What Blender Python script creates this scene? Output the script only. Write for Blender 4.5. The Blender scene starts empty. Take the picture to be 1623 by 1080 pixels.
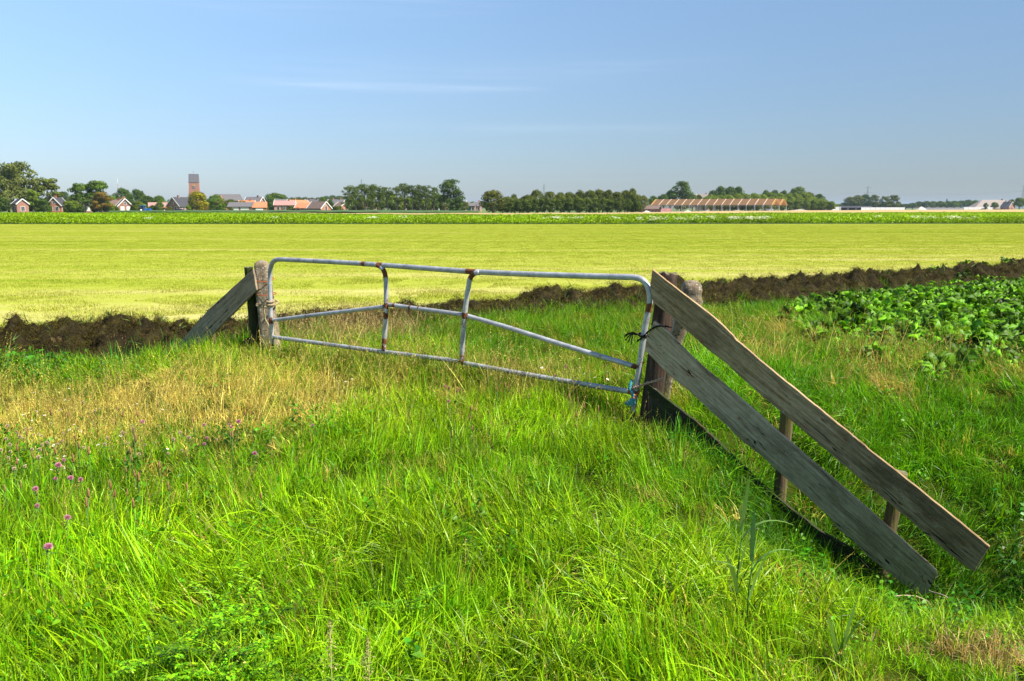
import bpy, math, random
import numpy as np
from mathutils import Vector, Matrix, noise as mnoise
R = math.radians
random.seed(7)
rng = np.random.default_rng(11)
SC = bpy.context.scene
COL = SC.collection

# ---------------------------------------------------------------- camera
F = 1400.0; CX = 811.5; CY = 540.0; CAMH = 1.7
PITCH = math.atan(210.0 / F)
cam = bpy.data.cameras.new('camera')
cam.sensor_fit = 'HORIZONTAL'; cam.sensor_width = 36.0; cam.lens = F / 1623.0 * 36.0
cam.clip_start = 0.05; cam.clip_end = 12000.0
camo = bpy.data.objects.new('camera', cam); COL.objects.link(camo)
camo.location = (0, 0, CAMH); camo.rotation_euler = (math.pi / 2 - PITCH, 0, 0)
SC.camera = camo

def ray(px, py):
    zp = (CY - py) / F
    return Vector(((px - CX) / F, math.cos(PITCH) + zp * math.sin(PITCH), -math.sin(PITCH) + zp * math.cos(PITCH)))
def atY(px, py, Y):
    d = ray(px, py); return Vector((0, 0, CAMH)) + d * (Y / d.y)
def gp(px, py, z=0.0):
    d = ray(px, py); t = (z - CAMH) / d.z
    return Vector((d.x * t, d.y * t, z))
class VPlane:                                   # upright plane through two ground points
    def __init__(s, a, b, off=0.0):
        s.a = Vector((a[0], a[1], 0)); s.b = Vector((b[0], b[1], 0))
        s.u = (s.b - s.a).normalized(); s.n = Vector((-s.u.y, s.u.x, 0))
        if s.n.y < 0: s.n = -s.n
        s.a = s.a + s.n * off; s.b = s.b + s.n * off
    def hit(s, px, py, off=0.0):
        d = ray(px, py); o = Vector((0, 0, CAMH)); a = s.a + s.n * off
        t = (a - o).dot(s.n) / d.dot(s.n)
        return o + d * t

# ---------------------------------------------------------------- helpers
def srgb(r, g, b):
    f = lambda c: (c / 255 / 12.92) if c / 255 <= 0.04045 else ((c / 255 + 0.055) / 1.055) ** 2.4
    return (f(r), f(g), f(b), 1)

def mesh_np(name, V, Fq, mats=(), smooth=False, attrs=None, midx=None):
    """V (n,3); Fq (m,k) array or list of arrays with different k"""
    me = bpy.data.meshes.new(name)
    V = np.asarray(V, dtype=np.float32)
    groups = Fq if isinstance(Fq, list) else [Fq]
    groups = [np.asarray(g, dtype=np.int32) for g in groups if len(g)]
    loops = np.concatenate([g.ravel() for g in groups])
    tot = np.concatenate([np.full(len(g), g.shape[1], dtype=np.int32) for g in groups])
    start = np.concatenate([[0], np.cumsum(tot)[:-1]]).astype(np.int32)
    me.vertices.add(len(V)); me.vertices.foreach_set('co', V.ravel())
    me.loops.add(len(loops)); me.loops.foreach_set('vertex_index', loops)
    me.polygons.add(len(tot)); me.polygons.foreach_set('loop_start', start)
    me.polygons.foreach_set('loop_total', tot)
    if midx is not None: me.polygons.foreach_set('material_index', np.asarray(midx, dtype=np.int32))
    me.polygons.foreach_set('use_smooth', np.full(len(tot), smooth, dtype=bool))
    for m in mats: me.materials.append(m)
    if attrs:
        for k, a in attrs.items():
            a = np.asarray(a, dtype=np.float32)
            if a.ndim == 1:
                at = me.attributes.new(k, 'FLOAT', 'POINT'); at.data.foreach_set('value', a)
            else:
                at = me.attributes.new(k, 'FLOAT_VECTOR', 'POINT'); at.data.foreach_set('vector', a.ravel())
    me.update(calc_edges=True); me.validate()
    return me

class MB:
    """collects simple shapes into one mesh"""
    def __init__(s): s.v = []; s.f = []; s.m = []; s.r = []
    def add(s, vs, fs, mi=0, rv=None):
        b = len(s.v); s.v += [tuple(v) for v in vs]; s.f += [tuple(i + b for i in f) for f in fs]
        s.m += [mi] * len(fs); s.r += (rv if rv is not None else [0.0] * len(vs)); return s
    def box(s, x0, x1, y0, y1, z0, z1, mi=0):
        vs = [(x, y, z) for z in (z0, z1) for y in (y0, y1) for x in (x0, x1)]
        return s.add(vs, [(0, 2, 3, 1), (4, 5, 7, 6), (0, 1, 5, 4), (2, 6, 7, 3), (0, 4, 6, 2), (1, 3, 7, 5)], mi)
    def bar(s, a, b, w, h=None, mi=0):
        a = Vector(a); b = Vector(b); h = h or w; d = (b - a).normalized()
        up = Vector((0, 0, 1)) if abs(d.z) < .95 else Vector((1, 0, 0))
        x = d.cross(up).normalized() * (w / 2); y = x.normalized().cross(d).normalized() * (h / 2)
        vs = [p + i * x + j * y for p in (a, b) for (i, j) in ((-1, -1), (1, -1), (1, 1), (-1, 1))]
        return s.add(vs, [(3, 2, 1, 0), (4, 5, 6, 7), (0, 1, 5, 4), (1, 2, 6, 5), (2, 3, 7, 6), (3, 0, 4, 7)], mi)
    def tube(s, pts, rad, n=8, mi=0, cap=True, rust=None):
        pts = [Vector(p) for p in pts]; rad = rad if isinstance(rad, (list, tuple)) else [rad] * len(pts)
        prev = None; vs = []; rv = []
        for i, p in enumerate(pts):
            d = (pts[min(i + 1, len(pts) - 1)] - pts[max(i - 1, 0)]).normalized()
            if prev is None: x = d.orthogonal().normalized()
            else: x = (prev - d * prev.dot(d)).normalized()
            prev = x; y = d.cross(x)
            for k in range(n):
                a = 2 * math.pi * k / n
                vs.append(p + (x * math.cos(a) + y * math.sin(a)) * rad[i]); rv.append(rust[i] if rust else 0.0)
        fs = []
        for i in range(len(pts) - 1):
            for k in range(n):
                k2 = (k + 1) % n
                fs.append((i * n + k, i * n + k2, (i + 1) * n + k2, (i + 1) * n + k))
        if cap:
            fs.append(tuple(range(n))[::-1]); fs.append(tuple((len(pts) - 1) * n + k for k in range(n)))
        return s.add(vs, fs, mi, rv)
    def build(s, name, mats, parent=None, smooth=False, loc=None, attrs=False):
        me = bpy.data.meshes.new(name); off = Vector(loc) if loc is not None else Vector((0, 0, 0))
        me.from_pydata([tuple(Vector(v) - off) for v in s.v], [], s.f)
        if not isinstance(mats, (list, tuple)): mats = [mats]
        for m in mats: me.materials.append(m)
        for p, mi in zip(me.polygons, s.m): p.material_index = mi; p.use_smooth = smooth
        if attrs:
            at = me.attributes.new('rust', 'FLOAT', 'POINT'); at.data.foreach_set('value', s.r)
        me.update()
        o = bpy.data.objects.new(name, me); COL.objects.link(o); o.location = off
        if parent is not None:
            o.parent = parent; o.location = off
        return o

def link(name, me, parent=None, loc=None):
    o = bpy.data.objects.new(name, me); COL.objects.link(o)
    if parent is not None: o.parent = parent
    if loc is not None: o.location = loc
    return o
def empty(name, loc, rz=0.0):
    o = bpy.data.objects.new(name, None); COL.objects.link(o); o.location = loc; o.rotation_euler = (0, 0, rz)
    o.empty_display_size = .2
    return o
def tag(o, label=None, cat=None, group=None, kind=None):
    if label: o['label'] = label
    if cat: o['category'] = cat
    if group: o['group'] = group
    if kind: o['kind'] = kind
    return o
def copy_tree(o, parent=None):
    c = o.copy(); COL.objects.link(c)
    if parent is not None: c.parent = parent
    for ch in list(o.children): copy_tree(ch, c)
    return c
def smoothcurve(pts, n=8):
    """Catmull-Rom through points"""
    pts = [Vector(p) for p in pts]; out = []
    P = [pts[0] * 2 - pts[1]] + pts + [pts[-1] * 2 - pts[-2]]
    for i in range(1, len(P) - 2):
        for k in range(n):
            t = k / n
            out.append(.5 * ((2 * P[i]) + (P[i + 1] - P[i - 1]) * t + (2 * P[i - 1] - 5 * P[i] + 4 * P[i + 1] - P[i + 2]) * t * t
                             + (3 * P[i] - P[i - 1] - 3 * P[i + 1] + P[i + 2]) * t ** 3))
    out.append(pts[-1]); return out

# ---------------------------------------------------------------- materials
class NT:
    def __init__(s, name):
        s.mat = bpy.data.materials.new(name); s.mat.use_nodes = True; s.t = s.mat.node_tree
        s.b = s.t.nodes['Principled BSDF']; s.out = s.t.nodes['Material Output']
    def n(s, typ, **kw):
        nd = s.t.nodes.new(typ)
        for k, v in kw.items():
            if k.startswith('_'): setattr(nd, k[1:], v)
        for k, v in kw.items():
            if not k.startswith('_'): nd.inputs[k].default_value = v
        return nd
    def l(s, a, b): s.t.links.new(a, b)
    def coord(s, kind='Object', scale=(1, 1, 1)):
        if kind == 'World': src = s.n('ShaderNodeNewGeometry').outputs['Position']
        else: src = s.n('ShaderNodeTexCoord').outputs[kind]
        m = s.n('ShaderNodeMapping'); m.inputs['Scale'].default_value = scale
        s.l(src, m.inputs['Vector']); return m.outputs[0]
    def noise(s, vec, scale, detail=4, rough=.55):
        nd = s.n('ShaderNodeTexNoise'); nd.inputs['Scale'].default_value = scale
        nd.inputs['Detail'].default_value = detail; nd.inputs['Roughness'].default_value = rough
        if vec is not None: s.l(vec, nd.inputs['Vector'])
        return nd.outputs['Fac']
    def ramp(s, fac, stops):
        nd = s.n('ShaderNodeValToRGB'); cr = nd.color_ramp
        while len(cr.elements) < len(stops): cr.elements.new(.5)
        for e, (p, c) in zip(cr.elements, stops):
            e.position = p; e.color = c if len(c) == 4 else (*c, 1)
        s.l(fac, nd.inputs['Fac']); return nd.outputs['Color']
    def mix(s, fac, a, b, blend='MIX'):
        nd = s.n('ShaderNodeMix', _data_type='RGBA', _blend_type=blend)
        for sock, v in ((nd.inputs[0], fac), (nd.inputs[6], a), (nd.inputs[7], b)):
            if isinstance(v, (int, float)): sock.default_value = v
            elif isinstance(v, tuple): sock.default_value = v if len(v) == 4 else (*v, 1)
            else: s.l(v, sock)
        return nd.outputs[2]
    def math(s, op, a, b=None, c=None):
        nd = s.n('ShaderNodeMath', _operation=op)
        for i, v in enumerate((a, b, c)):
            if v is None: continue
            if isinstance(v, (int, float)): nd.inputs[i].default_value = v
            else: s.l(v, nd.inputs[i])
        return nd.outputs[0]
    def bump(s, h, strength=.5, dist=.01):
        nd = s.n('ShaderNodeBump'); nd.inputs['Strength'].default_value = strength; nd.inputs['Distance'].default_value = dist
        s.l(h, nd.inputs['Height']); s.l(nd.outputs[0], s.b.inputs['Normal'])
    def color(s, c):
        if isinstance(c, tuple): s.b.inputs['Base Color'].default_value = c if len(c) == 4 else (*c, 1)
        else: s.l(c, s.b.inputs['Base Color'])
    def rough(s, v):
        if isinstance(v, (int, float)): s.b.inputs['Roughness'].default_value = v
        else: s.l(v, s.b.inputs['Roughness'])
BLK = (0, 0, 0, 1); WHT = (1, 1, 1, 1)

def plain(name, c, rough=.7, metal=0.0, var=.25, scale=6):
    n = NT(name); v = n.coord('Object')
    nz = n.noise(v, scale, 5)
    d = tuple(x * (1 - var) for x in c[:3]); e = tuple(min(1, x * (1 + var)) for x in c[:3])
    n.color(n.ramp(nz, [(.3, d), (.7, e)])); n.rough(rough); n.b.inputs['Metallic'].default_value = metal
    n.b.inputs['Specular IOR Level'].default_value = .3
    return n.mat

def leaf_material(name, src, spread=.5, trans=.45, rough=.5, spec=.25, hue=0.0, base_col=None):
    """leaf/blade material: colour from an instance attribute, the object colour or a fixed one, varied per blade"""
    n = NT(name)
    if src == 'tint':
        a = n.n('ShaderNodeAttribute', _attribute_type='INSTANCER', _attribute_name='tint'); col = a.outputs['Color']
    elif src == 'object': col = n.n('ShaderNodeObjectInfo').outputs['Color']
    else:
        rgb = n.n('ShaderNodeRGB'); rgb.outputs[0].default_value = base_col; col = rgb.outputs[0]
    v = n.n('ShaderNodeAttribute', _attribute_type='GEOMETRY', _attribute_name='var').outputs['Fac']
    k = n.math('MULTIPLY_ADD', v, spread * 2, 1 - spread)
    c = n.n('ShaderNodeVectorMath', _operation='SCALE'); n.l(col, c.inputs[0]); n.l(k, c.inputs['Scale'])
    c = c.outputs[0]
    if hue:
        hs = n.n('ShaderNodeHueSaturation'); n.l(c, hs.inputs['Color'])
        v2 = n.math('FRACT', n.math('MULTIPLY', v, 7.31))
        n.l(n.math('MULTIPLY_ADD', v2, hue * 2, .5 - hue), hs.inputs['Hue']); c = hs.outputs[0]
    n.l(c, n.b.inputs['Base Color']); n.rough(rough); n.b.inputs['Specular IOR Level'].default_value = spec
    tr = n.n('ShaderNodeBsdfTranslucent')
    tc = n.mix(1.0, c, (1.15, 1.1, .55), 'MULTIPLY'); n.l(tc, tr.inputs['Color'])
    mx = n.n('ShaderNodeMixShader'); mx.inputs[0].default_value = trans
    n.l(n.b.outputs[0], mx.inputs[1]); n.l(tr.outputs[0], mx.inputs[2]); n.l(mx.outputs[0], n.out.inputs['Surface'])
    return n.mat

# ---------------------------------------------------------------- light
SUN_AZ, SUN_EL = 112, 50
w = bpy.data.worlds.new('World'); SC.world = w; w.use_nodes = True
wt = w.node_tree; bg = wt.nodes['Background']
sky = wt.nodes.new('ShaderNodeTexSky'); sky.sky_type = 'NISHITA'; sky.sun_disc = False
sky.sun_elevation = R(SUN_EL); sky.sun_rotation = R(SUN_AZ); sky.air_density = 1.0; sky.dust_density = .25; sky.ozone_density = 2.2
# thin wisps of high cloud, laid out by direction in the sky
tc = wt.nodes.new('ShaderNodeTexCoord'); sep = wt.nodes.new('ShaderNodeSeparateXYZ'); wt.links.new(tc.outputs['Generated'], sep.inputs[0])
def wm(op, a, b=None, c=None):
    nd = wt.nodes.new('ShaderNodeMath'); nd.operation = op
    for i, v in enumerate((a, b, c)):
        if v is None: continue
        if isinstance(v, (int, float)): nd.inputs[i].default_value = v
        else: wt.links.new(v, nd.inputs[i])
    return nd.outputs[0]
az = wm('ARCTAN2', sep.outputs[0], sep.outputs[1]); el = wm('ARCSINE', sep.outputs[2])
def wisp(az0, az1, el0, slope, width, amp):
    nz = wt.nodes.new('ShaderNodeTexNoise'); nz.inputs['Scale'].default_value = 1.0; nz.inputs['Detail'].default_value = 6
    cb = wt.nodes.new('ShaderNodeCombineXYZ'); wt.links.new(wm('MULTIPLY', az, 9.0), cb.inputs[0]); wt.links.new(wm('MULTIPLY', el, 190.0), cb.inputs[1])
    cb.inputs[2].default_value = el0 * 91
    wt.links.new(cb.outputs[0], nz.inputs['Vector'])
    line = wm('MULTIPLY_ADD', wm('SUBTRACT', az, R(az0)), slope, R(el0))
    d = wm('DIVIDE', wm('SUBTRACT', el, line), R(width))
    g = wm('POWER', 2.718, wm('MULTIPLY', wm('MULTIPLY', d, d), -1.0))
    m = (R(az0) + R(az1)) / 2; h = (R(az1) - R(az0)) / 2
    e = wm('DIVIDE', wm('SUBTRACT', az, m), h)
    ee = wm('MAXIMUM', wm('SUBTRACT', 1.0, wm('MULTIPLY', e, e)), 0.0)
    return wm('MULTIPLY', wm('MULTIPLY', wm('MULTIPLY', g, ee), wm('SMOOTH_MAX', wm('MULTIPLY_ADD', nz.outputs['Fac'], 2.2, -.55), 0.0, .1)), amp)
cl = None
for a in ((-18, 3, 7.55, -.012, .22, .15), (-20, 9, 8.0, .02, .9, .05), (-26, 2, 11.9, .02, 1.0, .06), (-12, 14, 5.1, -.01, .35, .05), (-4, 16, 8.3, .03, .5, .035)):
    x = wisp(*a); cl = x if cl is None else wm('ADD', cl, x)
cl = wm('MINIMUM', cl, 1.0)
# tone of the sky itself: clear blue high up, paler towards the horizon
grade = wt.nodes.new('ShaderNodeMix'); grade.data_type = 'RGBA'; grade.blend_type = 'MULTIPLY'; grade.inputs[0].default_value = 1.0
wt.links.new(sky.outputs[0], grade.inputs[6])
gr = wt.nodes.new('ShaderNodeValToRGB'); wt.links.new(wm('MULTIPLY', el, 2.2), gr.inputs[0])
for e_, (p_, c_) in zip([gr.color_ramp.elements[0], gr.color_ramp.elements[1], gr.color_ramp.elements.new(.22)], ((0, (.46, .52, .70, 1)), (1, (1.0, .98, 1.0, 1)), (.5, (.99, 1.06, 1.11, 1)))): e_.position = {.5: .52}.get(p_, p_); e_.color = c_
side = wm('MULTIPLY_ADD', wm('SINE', az), -.42, 1.0)
vs_ = wt.nodes.new('ShaderNodeVectorMath'); vs_.operation = 'SCALE'; wt.links.new(gr.outputs[0], vs_.inputs[0]); wt.links.new(side, vs_.inputs['Scale'])
wt.links.new(vs_.outputs[0], grade.inputs[7])
cm = wt.nodes.new('ShaderNodeMix'); cm.data_type = 'RGBA'
wt.links.new(cl, cm.inputs[0]); wt.links.new(grade.outputs[2], cm.inputs[6]); cm.inputs[7].default_value = (9, 9.2, 9.6, 1)
wt.links.new(cm.outputs[2], bg.inputs['Color']); bg.inputs['Strength'].default_value = 0.080
sl = bpy.data.lights.new('sun', 'SUN'); sl.energy = 5.0; sl.angle = R(.53); sl.color = (1.0, .94, .83)
so = bpy.data.objects.new('sun', sl); COL.objects.link(so)
sdir = Vector((math.sin(R(SUN_AZ)) * math.cos(R(SUN_EL)), math.cos(R(SUN_AZ)) * math.cos(R(SUN_EL)), math.sin(R(SUN_EL))))
so.rotation_euler = sdir.to_track_quat('Z', 'Y').to_euler(); so.location = (20, -10, 40)
SC.view_settings.view_transform = 'Standard'; SC.view_settings.look = 'None'; SC.view_settings.gamma = 1
SC.view_settings.exposure = 0.93
SC.render.engine = 'CYCLES'
SC.cycles.max_bounces = 8; SC.cycles.diffuse_bounces = 3; SC.cycles.glossy_bounces = 2
SC.cycles.transmission_bounces = 3; SC.cycles.transparent_max_bounces = 8; SC.cycles.volume_bounces = 0
SC.cycles.caustics_reflective = False; SC.cycles.caustics_refractive = False

# ---------------------------------------------------------------- terrain
CREST = [(-14, 12.2), (-9, 11.9), (-6.25, 11.5), (-3.95, 11.9), (-2.9, 12.8), (-1.46, 13.6), (.96, 15.3), (6.5, 18.8), (12.7, 22.6), (30, 33), (60, 51)]
CXs = np.array([c[0] for c in CREST]); CYs = np.array([c[1] for c in CREST])
def crestY(x): return np.interp(x, CXs, CYs)
def sstep(a, b, x):
    t = np.clip((x - a) / (b - a), 0, 1); return t * t * (3 - 2 * t)
def terr(x, y):
    x = np.asarray(x, dtype=float); y = np.asarray(y, dtype=float)
    z = .03 * np.sin(x * .9 + 1.3) * np.sin(y * .8) + .02 * np.sin(x * 2.3 + y * 1.7) + .012 * np.sin(x * 5.1 - y * 4.3)
    z = z * sstep(26, 13, np.hypot(x, y))
    yc = 5.55 + .10 * (x - 2.5); sg = np.where(y < yc, 1.30, 1.75)
    z = z - 1.36 * np.exp(-((y - yc) / sg) ** 2) * sstep(.9, 2.45, x) * sstep(90, 60, x)
    z = z - .20 * np.exp(-((x - 1.08) ** 2 + (y - 7.15) ** 2) / .36)
    # ditch on the left of the crossing, at the foot of the peat bank
    z = z - .60 * np.exp(-((y - (crestY(x) - 1.15)) / .72) ** 2) * sstep(-3.3, -4.6, x)
    z = z - .25 * np.exp(-((y - (crestY(x) - 1.3)) / .8) ** 2) * sstep(1.5, 4.5, x)
    return z
def axis(lo, hi, fine0, fine1, step, ratio=1.13):
    a = list(np.arange(fine0, fine1 + 1e-6, step)); s = step; x = a[-1]
    while x < hi: s *= ratio; x += s; a.append(x)
    s = step; x = a[0]; b = []
    while x > lo: s *= ratio; x -= s; b.append(x)
    return np.array(b[::-1] + a)
def sheet(xs, ys, zf):
    X, Y = np.meshgrid(xs, ys); Z = zf(X, Y)
    V = np.stack([X.ravel(), Y.ravel(), Z.ravel()], 1); nx = len(xs); ny = len(ys)
    i = (np.arange(ny - 1)[:, None] * nx + np.arange(nx - 1)[None, :]).ravel()
    return V, np.stack([i, i + 1, i + nx + 1, i + nx], 1)

n = NT('soil_ground'); v = n.coord('World')
n.color(n.ramp(n.noise(v, 1.3, 6), [(.3, (.022, .032, .004)), (.55, (.042, .060, .006)), (.8, (.07, .075, .012))]))
n.rough(1.0); n.b.inputs['Specular IOR Level'].default_value = 0; n.bump(n.noise(v, 14, 6), .6, .03); M_ground = n.mat
V, Fq = sheet(axis(-6000, 6000, -14, 20, .22), axis(-60, 7000, 1, 26, .22), terr)
tag(link('ground', mesh_np('ground', V, Fq, [M_ground], True)), 'grassy ground with a ditch running off to the right', None, None, 'structure')

# mown meadow
def meadow_fac(n, mixf):                                # paler straw is left in bands near the peat ridge
    sx = n.n('ShaderNodeSeparateXYZ'); n.l(n.n('ShaderNodeNewGeometry').outputs['Position'], sx.inputs[0])
    mr = n.n('ShaderNodeMapRange', _interpolation_type='SMOOTHSTEP'); n.l(n.math('MULTIPLY_ADD', sx.outputs[0], -.45, sx.outputs[1]), mr.inputs[0])
    mr.inputs[1].default_value = 11; mr.inputs[2].default_value = 34; mr.inputs[3].default_value = .13; mr.inputs[4].default_value = -.03
    return n.math('ADD', n.math('MULTIPLY_ADD', n.math('SUBTRACT', mixf, .52), 1.9, .50), mr.outputs[0])
n = NT('mown_meadow'); v = n.coord('World', (.006, .11, 1)); v2 = n.coord('World', (.3, 2.2, 1)); v3 = n.coord('World')
a_ = n.noise(v, 4.0, 6, .6); b_ = n.noise(v2, 1.0, 6, .65); c_ = n.noise(v3, 9, 5, .7); d_ = n.noise(n.coord('World', (.05, .7, 1)), 1.0, 5, .6)
MEADOW = [(.26, (.20, .27, .024)), (.44, (.275, .325, .034)), (.60, (.340, .365, .058)), (.82, (.46, .42, .16))]
mixf = n.math('ADD', n.math('MULTIPLY', a_, .38), n.math('ADD', n.math('MULTIPLY', b_, .2), n.math('ADD', n.math('MULTIPLY', c_, .20), n.math('MULTIPLY', d_, .32))))
n.color(n.ramp(meadow_fac(n, mixf), MEADOW)); n.rough(1.0); n.b.inputs['Specular IOR Level'].default_value = .0
n.bump(n.noise(v3, 30, 4, .7), .5, .02); M_meadow = n.mat
def meadow_edge(x): return crestY(x) + .1
MFAR = 93.0
def mfar(x): return MFAR + .035 * np.maximum(x, 0)
us = np.linspace(0, 1, 60) ** 1.6; xs = axis(-400, 400, -60, 60, 2.0)
X, U = np.meshgrid(xs, us); Y = meadow_edge(X) + U * (mfar(X) - meadow_edge(X)); Z = terr(X, Y) + .035
nx = len(xs); i = (np.arange(len(us) - 1)[:, None] * nx + np.arange(nx - 1)[None, :]).ravel()
ok = (meadow_edge(X) < mfar(X) - .5).ravel()
Fq = np.stack([i, i + 1, i + nx + 1, i + nx], 1); Fq = Fq[ok[Fq].all(1)]
tag(link('mown_field', mesh_np('mown_field', np.stack([X.ravel(), Y.ravel(), Z.ravel()], 1), Fq, [M_meadow], True)), 'pale yellow green freshly mown meadow', None, None, 'structure')

# far field pieces given as (px, near depth, far depth)
def strip(name, spec, top, mat, label, kind='structure', seg=24):
    p = np.array(spec, float); px = np.linspace(p[0, 0], p[-1, 0], seg * 4)
    n0 = np.interp(px, p[:, 0], p[:, 1]); n1 = np.interp(px, p[:, 0], p[:, 2]); k = (px - CX) / F
    N = np.stack([k * n0, n0], 1); Fa = np.stack([k * n1, n1], 1); m = len(px)
    hz = top + .05 * np.sin(px * .9) * min(1, top)
    V = np.concatenate([np.c_[N, np.zeros(m) - .05], np.c_[N, hz], np.c_[Fa, hz], np.c_[Fa, np.zeros(m) - .05]])
    i = np.arange(m - 1); Fq = np.concatenate([np.stack([i + j * m, i + 1 + j * m, i + 1 + (j + 1) * m, i + (j + 1) * m], 1) for j in range(3)])
    return tag(link(name, mesh_np(name, V, Fq, [mat], False)), label, None, None, kind)
CROP_NEAR = 93.1
CROPFAR = [(-700, 190), (0, 185), (350, 172), (600, 140), (800, 136), (1000, 150), (1300, 190), (1623, 225), (2400, 300)]
CP = np.array(CROPFAR, float)
n = NT('crop_soil'); v = n.coord('World'); n.color(n.ramp(n.noise(v, 2, 4), [(.3, (.03, .06, .005)), (.7, (.06, .12, .01))])); n.rough(.95)
strip('crop_field', [(p, CROP_NEAR, f + 1) for p, f in CROPFAR], .03, n.mat, 'soil between the green crop rows')
n = NT('ripe_wheat'); v = n.coord('World', (1, .3, 1)); n.color(n.ramp(n.noise(v, .6, 7, .7), [(.3, (.33, .22, .075)), (.55, (.47, .33, .125)), (.75, (.56, .42, .18))]))
n.rough(.9); n.bump(n.noise(v, 5, 4), .6, .2); M_wheat = n.mat
strip('wheat_field', [(300, 176, 178), (430, 172, 186), (600, 141, 168), (800, 137, 172), (1000, 151, 190), (1300, 191, 380), (1623, 226, 620), (2400, 301, 900)], .74, M_wheat, 'pale golden wheat field beyond the green crop')
n = NT('maize_green'); v = n.coord('World', (1, .3, 1)); n.color(n.ramp(n.noise(v, .9, 7, .7), [(.3, (.03, .07, .012)), (.55, (.055, .12, .018)), (.75, (.10, .16, .03))]))
n.rough(.8); n.bump(n.noise(v, 4, 4), .8, .3); M_maize = n.mat
strip('maize_field', [(180, 188, 270), (350, 188, 320), (430, 192, 330), (600, 172, 330), (720, 180, 280), (760, 190, 240)], .95, M_maize, 'dark green maize strip in front of the village')
n = NT('far_pasture'); v = n.coord('World', (1, .3, 1)); n.color(n.ramp(n.noise(v, .02, 6, .6), [(.3, (.06, .12, .015)), (.7, (.17, .22, .04))])); n.rough(.9)
V, Fq = sheet(axis(-3000, 3000, -200, 200, 40), axis(231, 3000, 232, 400, 40), lambda x, y: x * 0 + .02)
tag(link('far_pasture', mesh_np('far_pasture', V, Fq, [n.mat], True)), 'flat green farmland reaching to the horizon', None, None, 'structure')
n = NT('site_sand'); v = n.coord('World', (1, .3, 1)); n.color(n.ramp(n.noise(v, .15, 6, .6), [(.3, (.20, .17, .12)), (.7, (.36, .31, .23))])); n.rough(.95)
strip('building_site_ground', [(1010, 300, 470), (1240, 300, 560), (1480, 500, 760), (1600, 640, 860)], .06, n.mat, 'bare grey sand of the building site')
# ---------------------------------------------------------------- scatter
def blades(nb, rad, hmin, hmax, wid, bend, seg=4, seed=0, upright=.0, straight=0.0):
    r = np.random.default_rng(seed)
    ang = r.uniform(0, 2 * np.pi, nb); rr = rad * np.sqrt(r.uniform(0, 1, nb))
    b = np.stack([rr * np.cos(ang), rr * np.sin(ang), np.zeros(nb) - .02], 1)
    L = r.uniform(hmin, hmax, nb); da = ang + r.normal(0, 1.3, nb)
    lean = r.uniform(.0, .6, nb) ** 1.3 * (1 - upright); bd = r.uniform(0, 1, nb) ** 1.8 * bend * 1.6 * np.where(r.random(nb) < .15, -1, 1)
    d = np.stack([np.cos(da), np.sin(da), np.zeros(nb)], 1); sa = da + np.pi / 2 + r.normal(0, .7, nb)
    s = np.stack([np.cos(sa), np.sin(sa), np.zeros(nb)], 1); w0 = wid * r.uniform(.6, 1.4, nb)
    V = []; H = []
    for k in range(seg + 1):
        t = k / seg
        th = lean + bd * t * 1.0
        c = b + (d * (np.sin(th) * L * t)[:, None]) + np.array([0, 0, 1]) * (np.cos(th) * L * t)[:, None]
        ww = (w0 * (1 - t ** 2.2) * .5 + .0003)[:, None]
        V.append(c - s * ww); V.append(c + s * ww); H += [t, t]
    V = np.stack(V, 1).reshape(-1, 3); m = 2 * (seg + 1)
    base = (np.arange(nb) * m)[:, None]
    Fq = np.concatenate([base + np.array([2 * k, 2 * k + 1, 2 * k + 3, 2 * k + 2]) for k in range(seg)])
    var = np.repeat(r.uniform(0, 1, nb), m)
    return V, Fq, var
def leaves(C, size, normal_up=.5, seed=0, fold=.25, aspect=.6, droop=0.0, N=None):
    """pointed folded leaf blades (2 quads each) centred at C (n,3)"""
    r = np.random.default_rng(seed); nn = len(C)
    if N is None: N = r.normal(0, 1, (nn, 3)) * (1 - normal_up)
    N = N + np.array([0, 0, 1]) * normal_up + r.normal(0, .25, (nn, 3)); N /= np.linalg.norm(N, axis=1)[:, None]
    T = r.normal(0, 1, (nn, 3)); T[:, 2] -= droop; T -= N * (T * N).sum(1)[:, None]; T /= np.linalg.norm(T, axis=1)[:, None]
    B = np.cross(N, T); s = (size * r.uniform(.6, 1.35, nn))[:, None]
    p0 = C - T * s * .5; p1 = C + T * s * .5 - N * s * .12; mid = C + N * s * .04
    l = C - T * s * .06 + B * s * aspect * .5 + N * s * fold * .5; q = C - T * s * .06 - B * s * aspect * .5 + N * s * fold * .5
    V = np.stack([p0, l, p1, q, mid], 1).reshape(-1, 3); b = (np.arange(nn) * 5)[:, None]
    Fq = np.concatenate([b + np.array([0, 4, 2, 1]), b + np.array([0, 3, 2, 4])])
    return V, Fq, np.repeat(r.uniform(0, 1, nn), 5)
def join(parts):
    Vs, Fs, As, o = [], [], [], 0
    for V, Fq, a in parts:
        Vs.append(V); Fs.append(Fq + o); As.append(a); o += len(V)
    return np.concatenate(Vs), np.concatenate(Fs), np.concatenate(As)

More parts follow.
